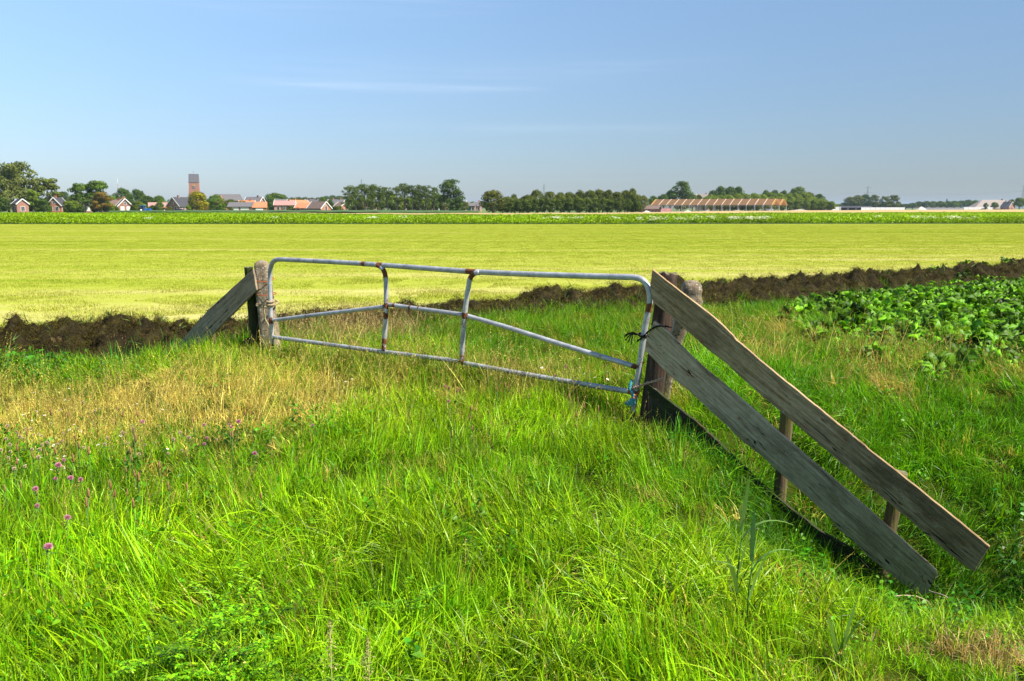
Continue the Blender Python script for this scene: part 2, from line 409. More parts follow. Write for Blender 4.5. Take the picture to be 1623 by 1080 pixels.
def proto_coll(name, meshes):
    c = bpy.data.collections.new(name)
    for i, me in enumerate(meshes):
        o = bpy.data.objects.new('%s_%02d' % (name, i), me); c.objects.link(o)
    return c
_groups = {}
def scatter_group(coll):
    g = bpy.data.node_groups.new('scatter_' + coll.name, 'GeometryNodeTree')
    g.interface.new_socket('Geometry', in_out='INPUT', socket_type='NodeSocketGeometry')
    g.interface.new_socket('Geometry', in_out='OUTPUT', socket_type='NodeSocketGeometry')
    N = g.nodes; L = g.links
    gi = N.new('NodeGroupInput'); go = N.new('NodeGroupOutput'); ip = N.new('GeometryNodeInstanceOnPoints')
    ci = N.new('GeometryNodeCollectionInfo'); ci.inputs['Collection'].default_value = coll
    ci.inputs['Separate Children'].default_value = True; ci.inputs['Reset Children'].default_value = True
    def attr(nm, ty):
        a = N.new('GeometryNodeInputNamedAttribute'); a.data_type = ty; a.inputs['Name'].default_value = nm; return a.outputs['Attribute']
    L.new(gi.outputs[0], ip.inputs['Points']); L.new(ci.outputs[0], ip.inputs['Instance'])
    ip.inputs['Pick Instance'].default_value = True
    L.new(attr('idx', 'INT'), ip.inputs['Instance Index']); L.new(attr('rot', 'FLOAT_VECTOR'), ip.inputs['Rotation'])
    L.new(attr('scl', 'FLOAT_VECTOR'), ip.inputs['Scale']); L.new(ip.outputs[0], go.inputs[0])
    return g
def scatter(name, P, meshes, tint, rot, scl, idx, label):
    k = len(P)
    me = bpy.data.meshes.new(name); me.vertices.add(k); me.vertices.foreach_set('co', np.asarray(P, np.float32).ravel())
    for nm, a in (('tint', tint), ('rot', rot), ('scl', scl)):
        at = me.attributes.new(nm, 'FLOAT_VECTOR', 'POINT'); at.data.foreach_set('vector', np.ascontiguousarray(a, np.float32).ravel())
    at = me.attributes.new('idx', 'INT', 'POINT'); at.data.foreach_set('value', np.asarray(idx, np.int32))
    key = id(meshes[0])
    if key not in _groups: _groups[key] = scatter_group(proto_coll(name + '_clump', meshes))
    o = link(name, me); md = o.modifiers.new('scatter', 'NODES'); md.node_group = _groups[key]
    return tag(o, label, None, None, 'stuff')

def inpoly(x, y, poly):
    r = np.zeros(len(x), bool); n = len(poly)
    for i in range(n):
        x0, y0 = poly[i]; x1, y1 = poly[(i + 1) % n]
        c = ((y0 > y) != (y1 > y)) & (x < (x1 - x0) * (y - y0) / (y1 - y0 + 1e-12) + x0); r ^= c
    return r
def vnoise(x, y, s, seed=0):
    """cheap smooth value noise"""
    x = x / s; y = y / s; xi = np.floor(x).astype(int); yi = np.floor(y).astype(int); fx = x - xi; fy = y - yi
    fx = fx * fx * (3 - 2 * fx); fy = fy * fy * (3 - 2 * fy)
    def h(a, b):
        v = np.sin(a * 127.1 + b * 311.7 + seed * 74.7) * 43758.5453; return v - np.floor(v)
    return (h(xi, yi) * (1 - fx) + h(xi + 1, yi) * fx) * (1 - fy) + (h(xi, yi + 1) * (1 - fx) + h(xi + 1, yi + 1) * fx) * fy
def pxpoly(pts, z=0.0): return [tuple(gp(a, b, z)[:2]) for a, b in pts]
def soft_in(x, y, poly, s):
    return inpoly(x + rng.normal(0, s, len(x)), y + rng.normal(0, s, len(x)), poly)

# zones (read off the ground)
Z_GOLD = pxpoly([(-250, 600), (60, 592), (160, 588), (300, 556), (430, 552), (560, 556), (660, 566), (780, 584), (740, 606), (610, 640), (520, 660), (420, 690), (300, 705), (160, 712), (-250, 722)], .12)
Z_GOLD2 = pxpoly([(620, 560), (800, 575), (990, 545), (1020, 600), (900, 600), (860, 640), (640, 610)], .1)
Z_BEHIND = pxpoly([(640, 505), (900, 500), (1010, 480), (1200, 490), (1200, 560), (1010, 560), (700, 560)], .1)
Z_STRAW = pxpoly([(450, 500), (600, 492), (640, 500), (640, 548), (450, 548)], .1)
Z_DRYR = pxpoly([(1110, 520), (1290, 515), (1400, 545), (1640, 560), (1750, 600), (1640, 600), (1400, 592), (1180, 572), (1110, 545)], .05)
Z_BEET = pxpoly([(1310, 500), (1350, 474), (1440, 462), (1560, 440), (1640, 425), (1760, 415), (1900, 560), (1640, 590), (1500, 568), (1400, 552), (1300, 520)], .0)
Z_DRYC = pxpoly([(1500, 980), (1640, 970), (1700, 1120), (1440, 1120)], .0)
Z_DRYC2 = pxpoly([(950, 960), (1180, 920), (1260, 960), (1240, 1110), (1150, 1120), (980, 1100)], .1)
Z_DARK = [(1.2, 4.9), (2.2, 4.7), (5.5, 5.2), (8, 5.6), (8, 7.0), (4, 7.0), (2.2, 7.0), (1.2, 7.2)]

def shrink_fov(x, y, m=1.25): return np.abs(x) < (.60 * m * y + 1.2)

GREEN_A = np.array([.148, .325, .004]); GREEN_B = np.array([.078, .215, .004]); GREEN_C = np.array([.245, .405, .006])
GREEN_D = np.array([.045, .165, .010]); GOLD = np.array([.66, .53, .125]); GOLD_G = np.array([.36, .36, .03]); STRAW = np.array([.52, .38, .15]); BRN = np.array([.30, .19, .07])

M_grass = leaf_material('grass_blades', 'tint', .78, .38, .40, .25, hue=.026)
tall = []
for k in range(7):
    V, Fq, a = blades(92, .12, .09, .29, (.0046, .0055, .0066, .0085, .0050, .0058, .0075)[k], 1.25, 5, k)
    tall.append(mesh_np('grass_tall', V, Fq, [M_grass], True, {'var': a}))
for k in range(4):                                     # short thick sward
    V, Fq, a = blades(84, .13, .05, .19, .0058, 1.4, 4, 20 + k)
    tall.append(mesh_np('grass_short', V, Fq, [M_grass], True, {'var': a}))
def dry_clump(k, nst=14, hmin=.2, hmax=.5, head=True, wid=.0028):
    r = np.random.default_rng(50 + k); V, Fq, a = blades(nst, .12, hmin, hmax, wid, .45, 5, 50 + k)
    parts = [(V, Fq, a)]
    if head:
        m = 12; tips = (V.reshape(nst, m, 3)[:, m - 1] + V.reshape(nst, m, 3)[:, m - 2]) / 2
        pre = (V.reshape(nst, m, 3)[:, m - 4] + V.reshape(nst, m, 3)[:, m - 3]) / 2
        C = []
        for q in range(nst):
            if r.random() < .55:
                d = tips[q] - pre[q]
                for j in range(9): C.append(tips[q] - d * (.1 * j) + r.normal(0, .0028, 3))
        C = np.array(C)
        parts.append(leaves(C, .013, .2, k, .2, .42))
    parts.append(blades(30, .13, .07, .2, .004, 1.1, 3, 90 + k))
    return mesh_np('dry_stalks', *join(parts)[:2], [M_grass], True, {'var': join(parts)[2]})
drys = [dry_clump(k) for k in range(5)]
def broad(k):                                           # low broad-leaved weeds
    r = np.random.default_rng(300 + k); nn = 34; a = r.uniform(0, 6.28, nn); q = r.uniform(.01, .13, nn)
    C = np.stack([q * np.cos(a), q * np.sin(a), r.uniform(.03, .17, nn)], 1)
    return mesh_np('broad_weed', *leaves(C, .038, .65, k, .25, .55)[:2], [M_grass], True, {'var': leaves(C, .038, .65, k, .25, .55)[2]})
broads = [broad(k) for k in range(3)]
ALLG = tall + drys + broads                             # 0-6 tall, 7-10 short, 11-15 dry, 16-18 broad

def place_grass():
    X, Y = [], []
    # density by distance ring (tufts per square metre)
    for y0, y1, dens in ((1.9, 4.0, 95), (4.0, 6.5, 85), (6.5, 9.5, 66), (9.5, 14, 46), (14, 20, 30), (20, 30, 20), (30, 48, 10)):
        w1 = .60 * y1 * 1.2 + 1.4; area = 2 * w1 * (y1 - y0); k = int(area * dens)
        X.append(rng.uniform(-w1, w1, k)); Y.append(rng.uniform(y0, y1, k))
    x = np.concatenate(X); y = np.concatenate(Y)
    keep = shrink_fov(x, y, 1.2) & (y < crestY(x) - .35 - .6 * rng.random(len(x)) ** 2 + .3 * (x > 1))
    x = x[keep]; y = y[keep]
    bee = inpoly(x, y, Z_BEET) & (rng.random(len(x)) < .8); x = x[~bee]; y = y[~bee]
    # bare foot of the peat bank on the left
    bare = (x < -4.2) & (y > crestY(x) - 1.35 - .15 * rng.random(len(x))); x = x[~bare]; y = y[~bare]
    k = len(x); z = terr(x, y)
    nA = vnoise(x, y, .9, 1); nB = vnoise(x, y, .28, 2); nC = vnoise(x, y, 2.3, 3)
    u = rng.random(k)
    tint = GREEN_A * (1 - nA[:, None]) + GREEN_C * nA[:, None]
    nE = vnoise(x, y, .55, 6); tint = tint * (.74 + .4 * nB[:, None] + .55 * (nE[:, None] - .35)) * 1.12
    dk = nC > .62; tint[dk] = tint[dk] * .5 + GREEN_B * .42
    idx = rng.integers(0, 7, k); s = .62 + .5 * nA + .25 * rng.random(k); sh = rng.random(k) < .34; idx[sh] = rng.integers(7, 11, sh.sum())
    # taller near the camera, short by the gate
    s *= np.interp(y, [2, 4, 7, 9, 14, 30], [.95, 1.0, .92, .95, 1.0, 1.0])
    # right of the boards: lush, darker
    lush = (x > 1.7) & (y < 11.5) & (y > 4.4)
    tint[lush] = (GREEN_B * 1.30 + (GREEN_A - GREEN_B) * nA[:, None] * .8)[lush] * (.8 + .4 * nB[:, None])[lush]
    s[lush] *= 1.12
    nearr = (x > 1.0) & (y < 4.4); 
    far = (y > 10.5) & ~lush; tint[far] = (GREEN_B * 1.1 + (GREEN_A - GREEN_B) * nA[:, None])[far]
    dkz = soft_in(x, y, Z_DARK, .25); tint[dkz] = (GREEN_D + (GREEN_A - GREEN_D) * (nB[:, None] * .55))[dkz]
    # golden dry turf
    g = soft_in(x, y, Z_GOLD, .40)
    gm = g & (u < .93); tint[gm] = (GOLD * (.8 + .45 * nB[:, None]) * (1 - .3 * nA[:, None]) + GOLD_G * .3 * nA[:, None])[gm]; idx[gm] = np.where(rng.random(k) < .55, rng.integers(11, 16, k), rng.integers(7, 11, k))[gm]; s[gm] = (.62 + .35 * rng.random(k))[gm]
    g2 = soft_in(x, y, Z_GOLD2, .35) & (u < .55) & ~g; tint[g2] = ((GOLD_G + GOLD) * .5 * (.75 + .3 * nB[:, None]))[g2]; q = g2 & (rng.random(k) < .5); idx[q] = rng.integers(11, 16, q.sum()); s[g2] *= .9
    b = soft_in(x, y, Z_BEHIND, .5) & (u < .32); tint[b] = ((GOLD_G * .75 + GREEN_B * .25) * (.7 + .4 * nB[:, None]))[b]; q = b & (rng.random(k) < .55); idx[q] = rng.integers(11, 16, q.sum())
    t = soft_in(x, y, Z_STRAW, .3) & (u < .68); tint[t] = (STRAW * (.7 + .4 * nB[:, None]))[t]; idx[t] = rng.integers(11, 16, t.sum()); s[t] = 1.05 + .35 * rng.random(t.sum())
    r_ = soft_in(x, y, Z_DRYR, .5) & (u < .48); tint[r_] = ((GOLD * .7 + BRN * .3) * (.7 + .5 * nB[:, None]))[r_]; q = r_ & (rng.random(k) < .75); idx[q] = rng.integers(11, 16, q.sum())
    for zc, pr, c in ((Z_DRYC, .8, STRAW * .95), (Z_DRYC2, .36, GOLD * .62 + GREEN_C * .38)):
        c_ = soft_in(x, y, zc, .18) & (u < pr); tint[c_] = (c * (.7 + .5 * nB[:, None]))[c_]; q = c_ & (rng.random(k) < .4); idx[q] = rng.integers(7, 11, q.sum()); s[c_] *= .8
    # scattered dead tufts and broad weeds everywhere
    d = rng.random(k) < .055; tint[d] = (GOLD * .8)[None] ; idx[d] = rng.integers(7, 11, d.sum()); s = np.where((y < 5.2) & (x > .9), s * .72, s); wl = inpoly(x, y, [(1.0, 7.5), (2.2, 6.75), (3.2, 6.0), (3.3, 5.3), (2.4, 5.5), (1.5, 6.1), (.9, 6.9)]); s = np.where(wl, s * 1.0, s); tint[wl] *= .75
    w_ = (vnoise(x, y, .8, 9) > .60) & (rng.random(k) < np.where(lush, .05, .14)) & ~g & (y < 12); idx[w_] = rng.integers(16, 19, w_.sum()); tint[w_] = (GREEN_B * 1.25 * (.7 + .6 * nB[:, None]))[w_]
    d2 = (rng.random(k) < .04) & (y < 8) & (s > .5); tint[d2] = GOLD * .7; idx[d2] = rng.integers(11, 16, d2.sum()); s[d2] *= .85
    w2 = g & (rng.random(k) < .05); idx[w2] = rng.integers(16, 19, w2.sum()); tint[w2] = GREEN_B
    lay = (vnoise(x, y, .7, 12) - .5) * 1.5; lay2 = (vnoise(x, y, .6, 13) - .5) * 1.3; lm = np.where(g, .4, 1.0)
    rot = np.stack([rng.normal(0, .14, k) + lay * lm, rng.normal(0, .14, k) + lay2 * lm, rng.uniform(-.9, .9, k) + 3 * vnoise(x, y, 1.1, 14)], 1)
    s = s * np.where(g, .92, .88) * (1 - .5 * np.exp(-((x - 1.02) ** 2 + (y - 7.0) ** 2) / .16))
    # the ditch sides are less trodden
    scl = np.stack([s, s, s * rng.uniform(.8, 1.2, k)], 1)
    # worn ground close to camera bottom left gap
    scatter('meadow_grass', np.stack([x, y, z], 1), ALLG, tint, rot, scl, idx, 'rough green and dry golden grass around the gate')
    print('grass tufts', k)
place_grass()

GLx, GLy = atY(430, 520, 10.25)[:2]; GRx, GRy = atY(1012, 520, 7.40)[:2]
# low dark green nettles in the ditch beside the boards and ferny weeds at the front
def nettle(k):
    r = np.random.default_rng(400 + k); C = []; N = []; st = []
    for s in range(5):
        bx, by = r.normal(0, .06, 2); h = r.uniform(.2, .42); lx, ly = r.normal(0, .06, 2)
        st.append([(bx, by, -.03), (bx + lx, by + ly, h)])
        lv = int(h / .05)
        for j in range(1, lv + 1):
            t = j / lv
            for a in (0, math.pi):
                aa = a + j * math.pi / 2 + s; rr = .035 * (1.1 - .5 * t)
                C.append((bx + lx * t + rr * math.cos(aa), by + ly * t + rr * math.sin(aa), h * t)); N.append((.5 * math.cos(aa), .5 * math.sin(aa), .6))
    V, Fq, a = leaves(np.array(C), .062, .35, k, .15, .6, .4, N=np.array(N))
    SV, SF, sa = [], [], []
    for p, q in st:
        b = len(SV); SV += [(p[0] - .002, p[1], p[2]), (p[0] + .002, p[1], p[2]), (q[0] + .001, q[1], q[2]), (q[0] - .001, q[1], q[2])]; SF.append((b, b + 1, b + 2, b + 3)); sa += [.5] * 4
    V, Fq, a = join([(V, Fq, a), (np.array(SV), np.array(SF), np.array(sa))])
    return mesh_np('nettle', V, Fq, [M_grass], True, {'var': a})
nets = [nettle(k) for k in range(4)]
def place(name, poly, dens, meshes, col, cvar, smin, smax, label, soft=.15, zoff=0.0, tilt=.12):
    P = np.array(poly); x0, y0 = P.min(0) - .5; x1, y1 = P.max(0) + .5
    k = int((x1 - x0) * (y1 - y0) * dens); x = rng.uniform(x0, x1, k); y = rng.uniform(y0, y1, k)
    m = soft_in(x, y, poly, soft); x = x[m]; y = y[m]; k = len(x)
    tint = np.array(col)[None] * (1 + cvar * (rng.random((k, 1)) * 2 - 1)); s = rng.uniform(smin, smax, k)
    rot = np.stack([rng.normal(0, tilt, k), rng.normal(0, tilt, k), rng.uniform(0, 6.28, k)], 1)
    return scatter(name, np.stack([x, y, terr(x, y) + zoff], 1), meshes, tint, rot, np.stack([s, s, s], 1), rng.integers(0, len(meshes), k), label)
Z_NET = [(1.6, 5.4), (2.2, 4.6), (2.9, 4.2), (3.4, 4.6), (3.2, 5.6), (2.6, 6.1), (2.0, 6.5)]
place('nettles', Z_NET, 50, nets, (.08, .23, .008), .4, .35, .7, 'fresh green nettles growing at the foot of the sloping boards')
place('nettles', [(1.25, 6.5), (2.1, 5.95), (2.8, 5.5), (2.5, 4.9), (1.6, 5.5), (1.0, 6.2)], 22, nets, (.06, .19, .007), .4, .4, .75, 'dark tangled nettles on the slope in front of the lowest board')
Z_NET2 = [(3.6, 5.5), (5.5, 5.5), (6, 8), (4.2, 7.6)]
place('nettles', Z_NET2, 7, nets, (.06, .18, .014), .35, .6, 1.0, 'sparse dark green nettles in the ditch to the right')
Z_NET5 = pxpoly([(1230, 870), (1390, 850), (1480, 930), (1560, 950), (1520, 1060), (1330, 1030), (1250, 960)], -.35)
place('nettles', Z_NET5, 60, nets, (.08, .24, .008), .4, .32, .6, 'bright nettles spilling over the ditch edge at the lower right')
def fern(k):
    r = np.random.default_rng(350 + k); C = []; N = []
    for s in range(9):
        a = r.uniform(0, 6.28); L = r.uniform(.10, .20); up = r.uniform(.4, 1.2)
        for j in range(16):
            t = (j + 2) / 18; c = np.array([math.cos(a) * L * t, math.sin(a) * L * t, .02 + L * up * (t - .45 * t * t)])
            for q in (-1, 1): C.append(c + np.array([-math.sin(a), math.cos(a), 0]) * q * .022 * (1.15 - t)); N.append((0, 0, 1))
    V, Fq, a_ = leaves(np.array(C), .020, .7, k, .2, .45, N=np.array(N, float)); return mesh_np('fern_weed', V, Fq, [M_grass], True, {'var': a_})
ferns = [fern(k) for k in range(3)]
place('ferny_weeds', pxpoly([(300, 985), (420, 955), (560, 985), (600, 1040), (560, 1120), (260, 1120)], .15), 48, ferns, (.17, .37, .006), .45, .7, 1.2, 'ferny pale green weeds low in the grass at the bottom centre', .1, .08)
place('clover_leaves', pxpoly([(-60, 700), (200, 712), (380, 690), (560, 648), (600, 668), (430, 735), (250, 760), (-60, 765)], .12), 17, broads, (.085, .25, .008), .4, .6, 1.0, 'dark green clover leaves along the lower rim of the dry patch', .15, .05)
Z_NET3 = pxpoly([(330, 1010), (560, 1000), (560, 1110), (280, 1120)], .15)
place('leafy_weeds', Z_NET3, 12, broads, (.08, .24, .012), .3, .9, 1.3, 'ferny broad-leaved weeds low in the grass at the front')
Z_NET4 = pxpoly([(-60, 575), (60, 560), (170, 600), (60, 618), (-60, 620)], .0)
place('leafy_weeds', Z_NET4, 30, broads, (.07, .22, .012), .3, 1.0, 1.6, 'leafy green weeds at the left end below the peat bank')
Z_TUFT = pxpoly([(185, 560), (215, 530), (262, 522), (285, 560)], .0)
place('bank_grass', [(-5.0, 9.9), (-3.8, 9.9), (-3.9, 11.0), (-4.9, 11.0)], 60, tall[:7], (.07, .25, .02), .3, 1.2, 1.7, 'tall fresh green grass clump beside the left board')

gt_ = [(GLx + (GRx - GLx) * t_, GLy + (GRy - GLy) * t_) for t_ in (-.02, 1.0)]
place('gate_grass', [(gt_[0][0], gt_[0][1] - .55), (gt_[1][0], gt_[1][1] - .45), (gt_[1][0] + .1, gt_[1][1] + .35), (gt_[0][0] + .1, gt_[0][1] + .45)], 34, tall[:7], (.17, .30, .006), .4, .7, 1.0, 'longer uncut grass standing along the bottom rail of the gate', .08)
place('gate_grass', [(gt_[0][0], gt_[0][1] - .75), (gt_[1][0], gt_[1][1] - .55), (gt_[1][0] + .1, gt_[1][1] + .35), (gt_[0][0] + .1, gt_[0][1] + .45)], 26, drys, (.55, .43, .12), .35, .65, 1.1, 'dry seeding grass stalks standing along the gate', .1)
def glerp(t): return (GLx + (GRx - GLx) * t, GLy + (GRy - GLy) * t)
a_, b_ = glerp(.20), glerp(.66)
place('gate_grass', [(a_[0] - .1, a_[1] - .35), (b_[0] - .1, b_[1] - .30), (b_[0], b_[1] - .05), (a_[0], a_[1] - .05)], 70, tall[:7], (.14, .28, .005), .45, .8, 1.15, 'tallest grass hiding the middle of the bottom rail', .06)
place('bank_grass', [(1.35, 7.05), (2.1, 6.5), (2.95, 5.95), (2.8, 5.6), (1.95, 6.1), (1.2, 6.7)], 85, tall[:7], (.085, .24, .005), .5, .85, 1.4, 'rank green grass hanging over the lowest board of the sloping fence', .08)
# beet plants (a mass of crinkled leaves)
def beet(k):
    r = np.random.default_rng(500 + k); parts = []
    V, Fq, A = [], [], []
    for j in range(18):
        a = r.uniform(0, 6.28); L = r.uniform(.14, .30); th = r.uniform(.0, .8); wd = r.uniform(.03, .06)
        d = np.array([math.cos(a), math.sin(a), 0]); s = np.array([-math.sin(a), math.cos(a), 0]); up = np.array([0, 0, 1.]); var = r.random()
        base = len(V)
        for i in range(8):
            t = i / 7; ang = th + r.uniform(.2, .6) * t * t; ct = d * math.sin(ang) * L * t + up * math.cos(ang) * L * t
            wv = .006 if t < .30 else wd * math.sin(math.pi * min(1, (t - .26) / .80)) ** .7
            nn = np.cross(s, d * math.sin(ang) + up * math.cos(ang))
            for q in (-1, -.5, 0, .5, 1):
                cr = r.normal(0, .022) * (t > .3); V.append(ct + s * q * wv * (1 + r.normal(0, .08)) + nn * (cr * 1.1 + .03 * abs(q) * (t > .3))); A.append(min(1, max(0, var + r.normal(0, .12))))
        for i in range(7):
            for q in range(4): b = base + i * 5 + q; Fq.append((b, b + 1, b + 6, b + 5))
    return mesh_np('beet', np.array(V), np.array(Fq), [M_beet], True, {'var': np.array(A)})
M_beet = leaf_material('beet_leaves', 'tint', .6, .36, .5, .25, hue=.016)
beets = [beet(k) for k in range(5)]
place('beet_plants', Z_BEET, 28, beets, (.115, .275, .008), .7, .42, 1.1, 'dense patch of glossy crinkled beet leaves beyond the ditch', .6)

# mown sward, one metre patches of stubble
M_sward = leaf_material('mown_blades', 'fixed', .45, .32, .8, .0, base_col=(.27, .33, .022, 1))
# colour of the sward follows the same world-space streaks as the meadow floor
t_ = M_sward.node_tree
def sward_colour():
    n = NT.__new__(NT); n.mat = M_sward; n.t = t_; n.b = t_.nodes['Principled BSDF']; n.out = t_.nodes['Material Output']
    rgb = [x for x in t_.nodes if x.type == 'RGB'][0]
    v = n.coord('World', (.006, .11, 1)); v2 = n.coord('World', (.3, 2.2, 1)); v3 = n.coord('World')
    a_ = n.noise(v, 4.0, 6, .6); b_ = n.noise(v2, 1.0, 6, .65); c_ = n.noise(v3, 9, 5, .7); d_ = n.noise(n.coord('World', (.05, .7, 1)), 1.0, 5, .6)
    mixf = n.math('ADD', n.math('MULTIPLY', a_, .38), n.math('ADD', n.math('MULTIPLY', b_, .2), n.math('ADD', n.math('MULTIPLY', c_, .20), n.math('MULTIPLY', d_, .32))))
    col = n.ramp(meadow_fac(n, mixf), [(p, tuple(c * 1.22 for c in cc)) for p, cc in MEADOW])
    for lk in list(t_.links):
        if lk.from_node == rgb: to = lk.to_socket; t_.links.remove(lk); n.l(col, to)
sward_colour()
def patch(k, nb, size, h0, h1, wid, mat, nm):
    r = np.random.default_rng(700 + k); V, Fq, a = blades(nb, 1.0, h0, h1, wid, 1.4, 2, 700 + k)
    m = 6; off = np.repeat(np.stack([r.uniform(-size / 2, size / 2, nb), r.uniform(-size / 2, size / 2, nb), np.zeros(nb)], 1) , m, axis=0)
    b = V.reshape(nb, m, 3).copy(); c0 = b[:, 0:1].copy(); c0[:, :, 2] = 0; V = (b - c0).reshape(-1, 3) + off
    return mesh_np(nm, V, Fq, [mat], True, {'var': a})
sw = [patch(k, 3300, 1.25, .025, .07, .009, M_sward, 'stubble') for k in range(5)]
gx, gy = np.meshgrid(np.arange(-75, 76, 1.0), np.arange(11, 92.6, 1.0)); x = gx.ravel() + rng.uniform(-.25, .25, gx.size); y = gy.ravel() + rng.uniform(-.25, .25, gx.size)
m = (np.abs(x) < .6 * 1.15 * y + 2) & (y > crestY(x) + .5) & (y < mfar(x) - .5); x = x[m]; y = y[m]; k = len(x)
scatter('mown_grass', np.stack([x, y, terr(x, y) + .025], 1), sw, np.ones((k, 3)), np.stack([np.zeros(k), np.zeros(k), rng.uniform(0, 6.28, k)], 1), np.ones((k, 3)) * np.stack([np.ones(k), np.ones(k), np.interp(y, [12, 40, 90], [1, 1, .7])], 1), rng.integers(0, 5, k), 'short mown sward of the wide meadow')

# distant green crop, two and a half metre patches
M_crop = leaf_material('crop_leaves', 'tint', .45, .4, .5, .25, hue=.01)
def croppatch(k):
    r = np.random.default_rng(800 + k); nn = 620; x = r.uniform(-1.3, 1.3, nn); y = r.uniform(-1.3, 1.3, nn)
    hh = .34 + .12 * vnoise(x + k * 9, y, .45, 3) + .10 * np.cos(y * 2 * np.pi / .75); C = np.stack([x, y, r.uniform(.0, 1, nn) ** .5 * hh + .05], 1)
    return mesh_np('crop_plant', *leaves(C, .17, .45, k, .2, .7)[:2], [M_crop], True, {'var': leaves(C, .17, .45, k, .2, .7)[2]})
cps = [croppatch(k) for k in range(6)]
gx, gy = np.meshgrid(np.arange(-190, 200, 2.4), np.arange(94.2, 300, 2.4)); x = gx.ravel() + rng.uniform(-.2, .2, gx.size); y = gy.ravel() + rng.uniform(-.1, .1, gx.size)
pxx = x / y * F + CX; m = (np.abs(x) < .6 * 1.1 * y + 4) & (y < np.interp(pxx, CP[:, 0], CP[:, 1])) & (y > CROP_NEAR + .035 * np.maximum(x, 0) + .6); x = x[m]; y = y[m]; k = len(x)
cn = vnoise(x, y, 9, 4)[:, None]
sc_ = 1.1 + .45 * vnoise(x, y, 5, 8)
scatter('crop_plants', np.stack([x, y, np.zeros(k) + .02], 1), cps, np.array([.26, .41, .003])[None] * (.75 + .5 * cn), np.stack([np.zeros(k), np.zeros(k), rng.integers(0, 2, k) * math.pi], 1), np.stack([np.ones(k), np.ones(k), sc_], 1), rng.integers(0, 6, k), 'bright green leafy crop in a long strip behind the meadow')
print('crop', k)
# white umbel weeds along the near edge of the crop
def umbel(k):
    r = np.random.default_rng(900 + k); C = []
    for s in range(14):
        cx, cy = r.normal(0, .35, 2); h = r.uniform(.45, .8)
        for j in range(8): C.append((cx + r.normal(0, .06), cy + r.normal(0, .06), h + r.normal(0, .015)))
    return mesh_np('umbel', *leaves(np.array(C), .085, .9, k, .05, .9)[:2], [M_umbel], True, {'var': leaves(np.array(C), .085, .9, k, .05, .9)[2]})
M_umbel = leaf_material('umbel_white', 'tint', .15, .3, .7, .1)
ums = [umbel(k) for k in range(3)]
P = []
for a, b, dn in ((420, 460, 10), (440, 448, 6), (505, 532, 9), (560, 605, 10), (640, 650, 4), (865, 888, 16), (900, 922, 16), (965, 982, 10), (1005, 1016, 5), (1030, 1052, 18), (1068, 1085, 12), (1090, 1108, 14), (1120, 1132, 10), (1148, 1215, 55), (1380, 1395, 6), (1436, 1484, 34), (1492, 1545, 40), (95, 130, 5), (240, 256, 5)):
    for q in range(max(2, int(dn * .55))): px = random.uniform(a, b); Y = 94.5 + random.uniform(0, 2.5) + .035 * max(0, (px - CX) / F * 95); P.append(((px - CX) / F * Y, Y, .12 + .1 * random.random()))
P = np.array(P); k = len(P)
scatter('white_umbel_flowers', P, ums, np.ones((k, 3)) * .8 * np.array([1, 1, .88]), np.stack([np.zeros(k), np.zeros(k), rng.uniform(0, 6, k)], 1), np.ones((k, 3)) * rng.uniform(.5, .9, (k, 1)), rng.integers(0, 3, k), 'white umbel weeds flowering along the near edge of the green crop')

# ---------------------------------------------------------------- peat bank
n = NT('peat'); v = n.coord('World')
pc = n.ramp(n.noise(v, 5, 8, .7), [(.28, (.008, .006, .003)), (.48, (.028, .021, .008)), (.62, (.056, .046, .013)), (.78, (.095, .082, .022))])
n.color(pc); n.rough(.95); n.b.inputs['Specular IOR Level'].default_value = .15; n.bump(n.noise(v, 22, 8, .7), 1.0, .06); M_peat = n.mat
ts = np.linspace(0, 1, 1500) ** 1.6
px_ = np.interp(ts, [0, 1], [-14, 60]); cy_ = crestY(px_)
cy_ = np.convolve(np.pad(cy_, 15, mode='edge'), np.ones(31) / 31, 'valid')
tan = np.stack([np.gradient(px_), np.gradient(cy_)], 1); tan /= np.linalg.norm(tan, axis=1)[:, None]; nor = np.stack([-tan[:, 1], tan[:, 0]], 1)
us = np.linspace(-1, 1, 34); V = []
for i in range(len(px_)):
    big = mnoise.noise((px_[i] * 1.1, 0, 3)) * .12 + mnoise.noise((px_[i] * 3.1, 0, 7)) * .14
    hgt = float(np.interp(px_[i], [-7, -3.5, -1.5, 1, 6, 13, 60], [.15, .08, .12, .19, .21, .23, .32])) + big
    for u in us:
        off = .62 * u if u > 0 else .95 * u
        x = px_[i] + nor[i, 0] * off; y = cy_[i] + nor[i, 1] * off
        g = terr(x, y); prof = max(0, 1 - abs(u) ** 2.0) ** .8
        nz = mnoise.fractal((x * 4, y * 4, 1.7), 1.0, 2.0, 5) * .13 + abs(mnoise.noise((x * 7, y * 7, 4))) * .11
        V.append((x, y, float(g) + hgt * prof + nz * (.3 + prof) - .03 * (abs(u) > .95)))
nu = len(us); i = (np.arange(len(px_) - 1)[:, None] * nu + np.arange(nu - 1)[None, :]).ravel()
V = np.array(V)
bank = tag(link('peat_bank', mesh_np('peat_bank', V, np.stack([i, i + nu, i + nu + 1, i + 1], 1), [M_peat], True)), 'low ridge of dark dredged peat along the edge of the meadow', None, None, 'structure')
def fibre(k):
    r = np.random.default_rng(950 + k); V, Fq, a = blades(60, .12, .03, .10, .006, 2.0, 3, 950 + k); V[:, 2] *= .55
    return mesh_np('peat_fibre', V, Fq, [M_fib], True, {'var': a})
M_fib = leaf_material('peat_fibres', 'tint', .6, .2, .85, .1)
fibs = [fibre(k) for k in range(4)]
w_ = np.clip(1 - (px_ + 14) / 90, .2, 1); sel = rng.choice(len(px_), 21000, p=w_ / w_.sum()); uu = rng.integers(0, nu, 21000)
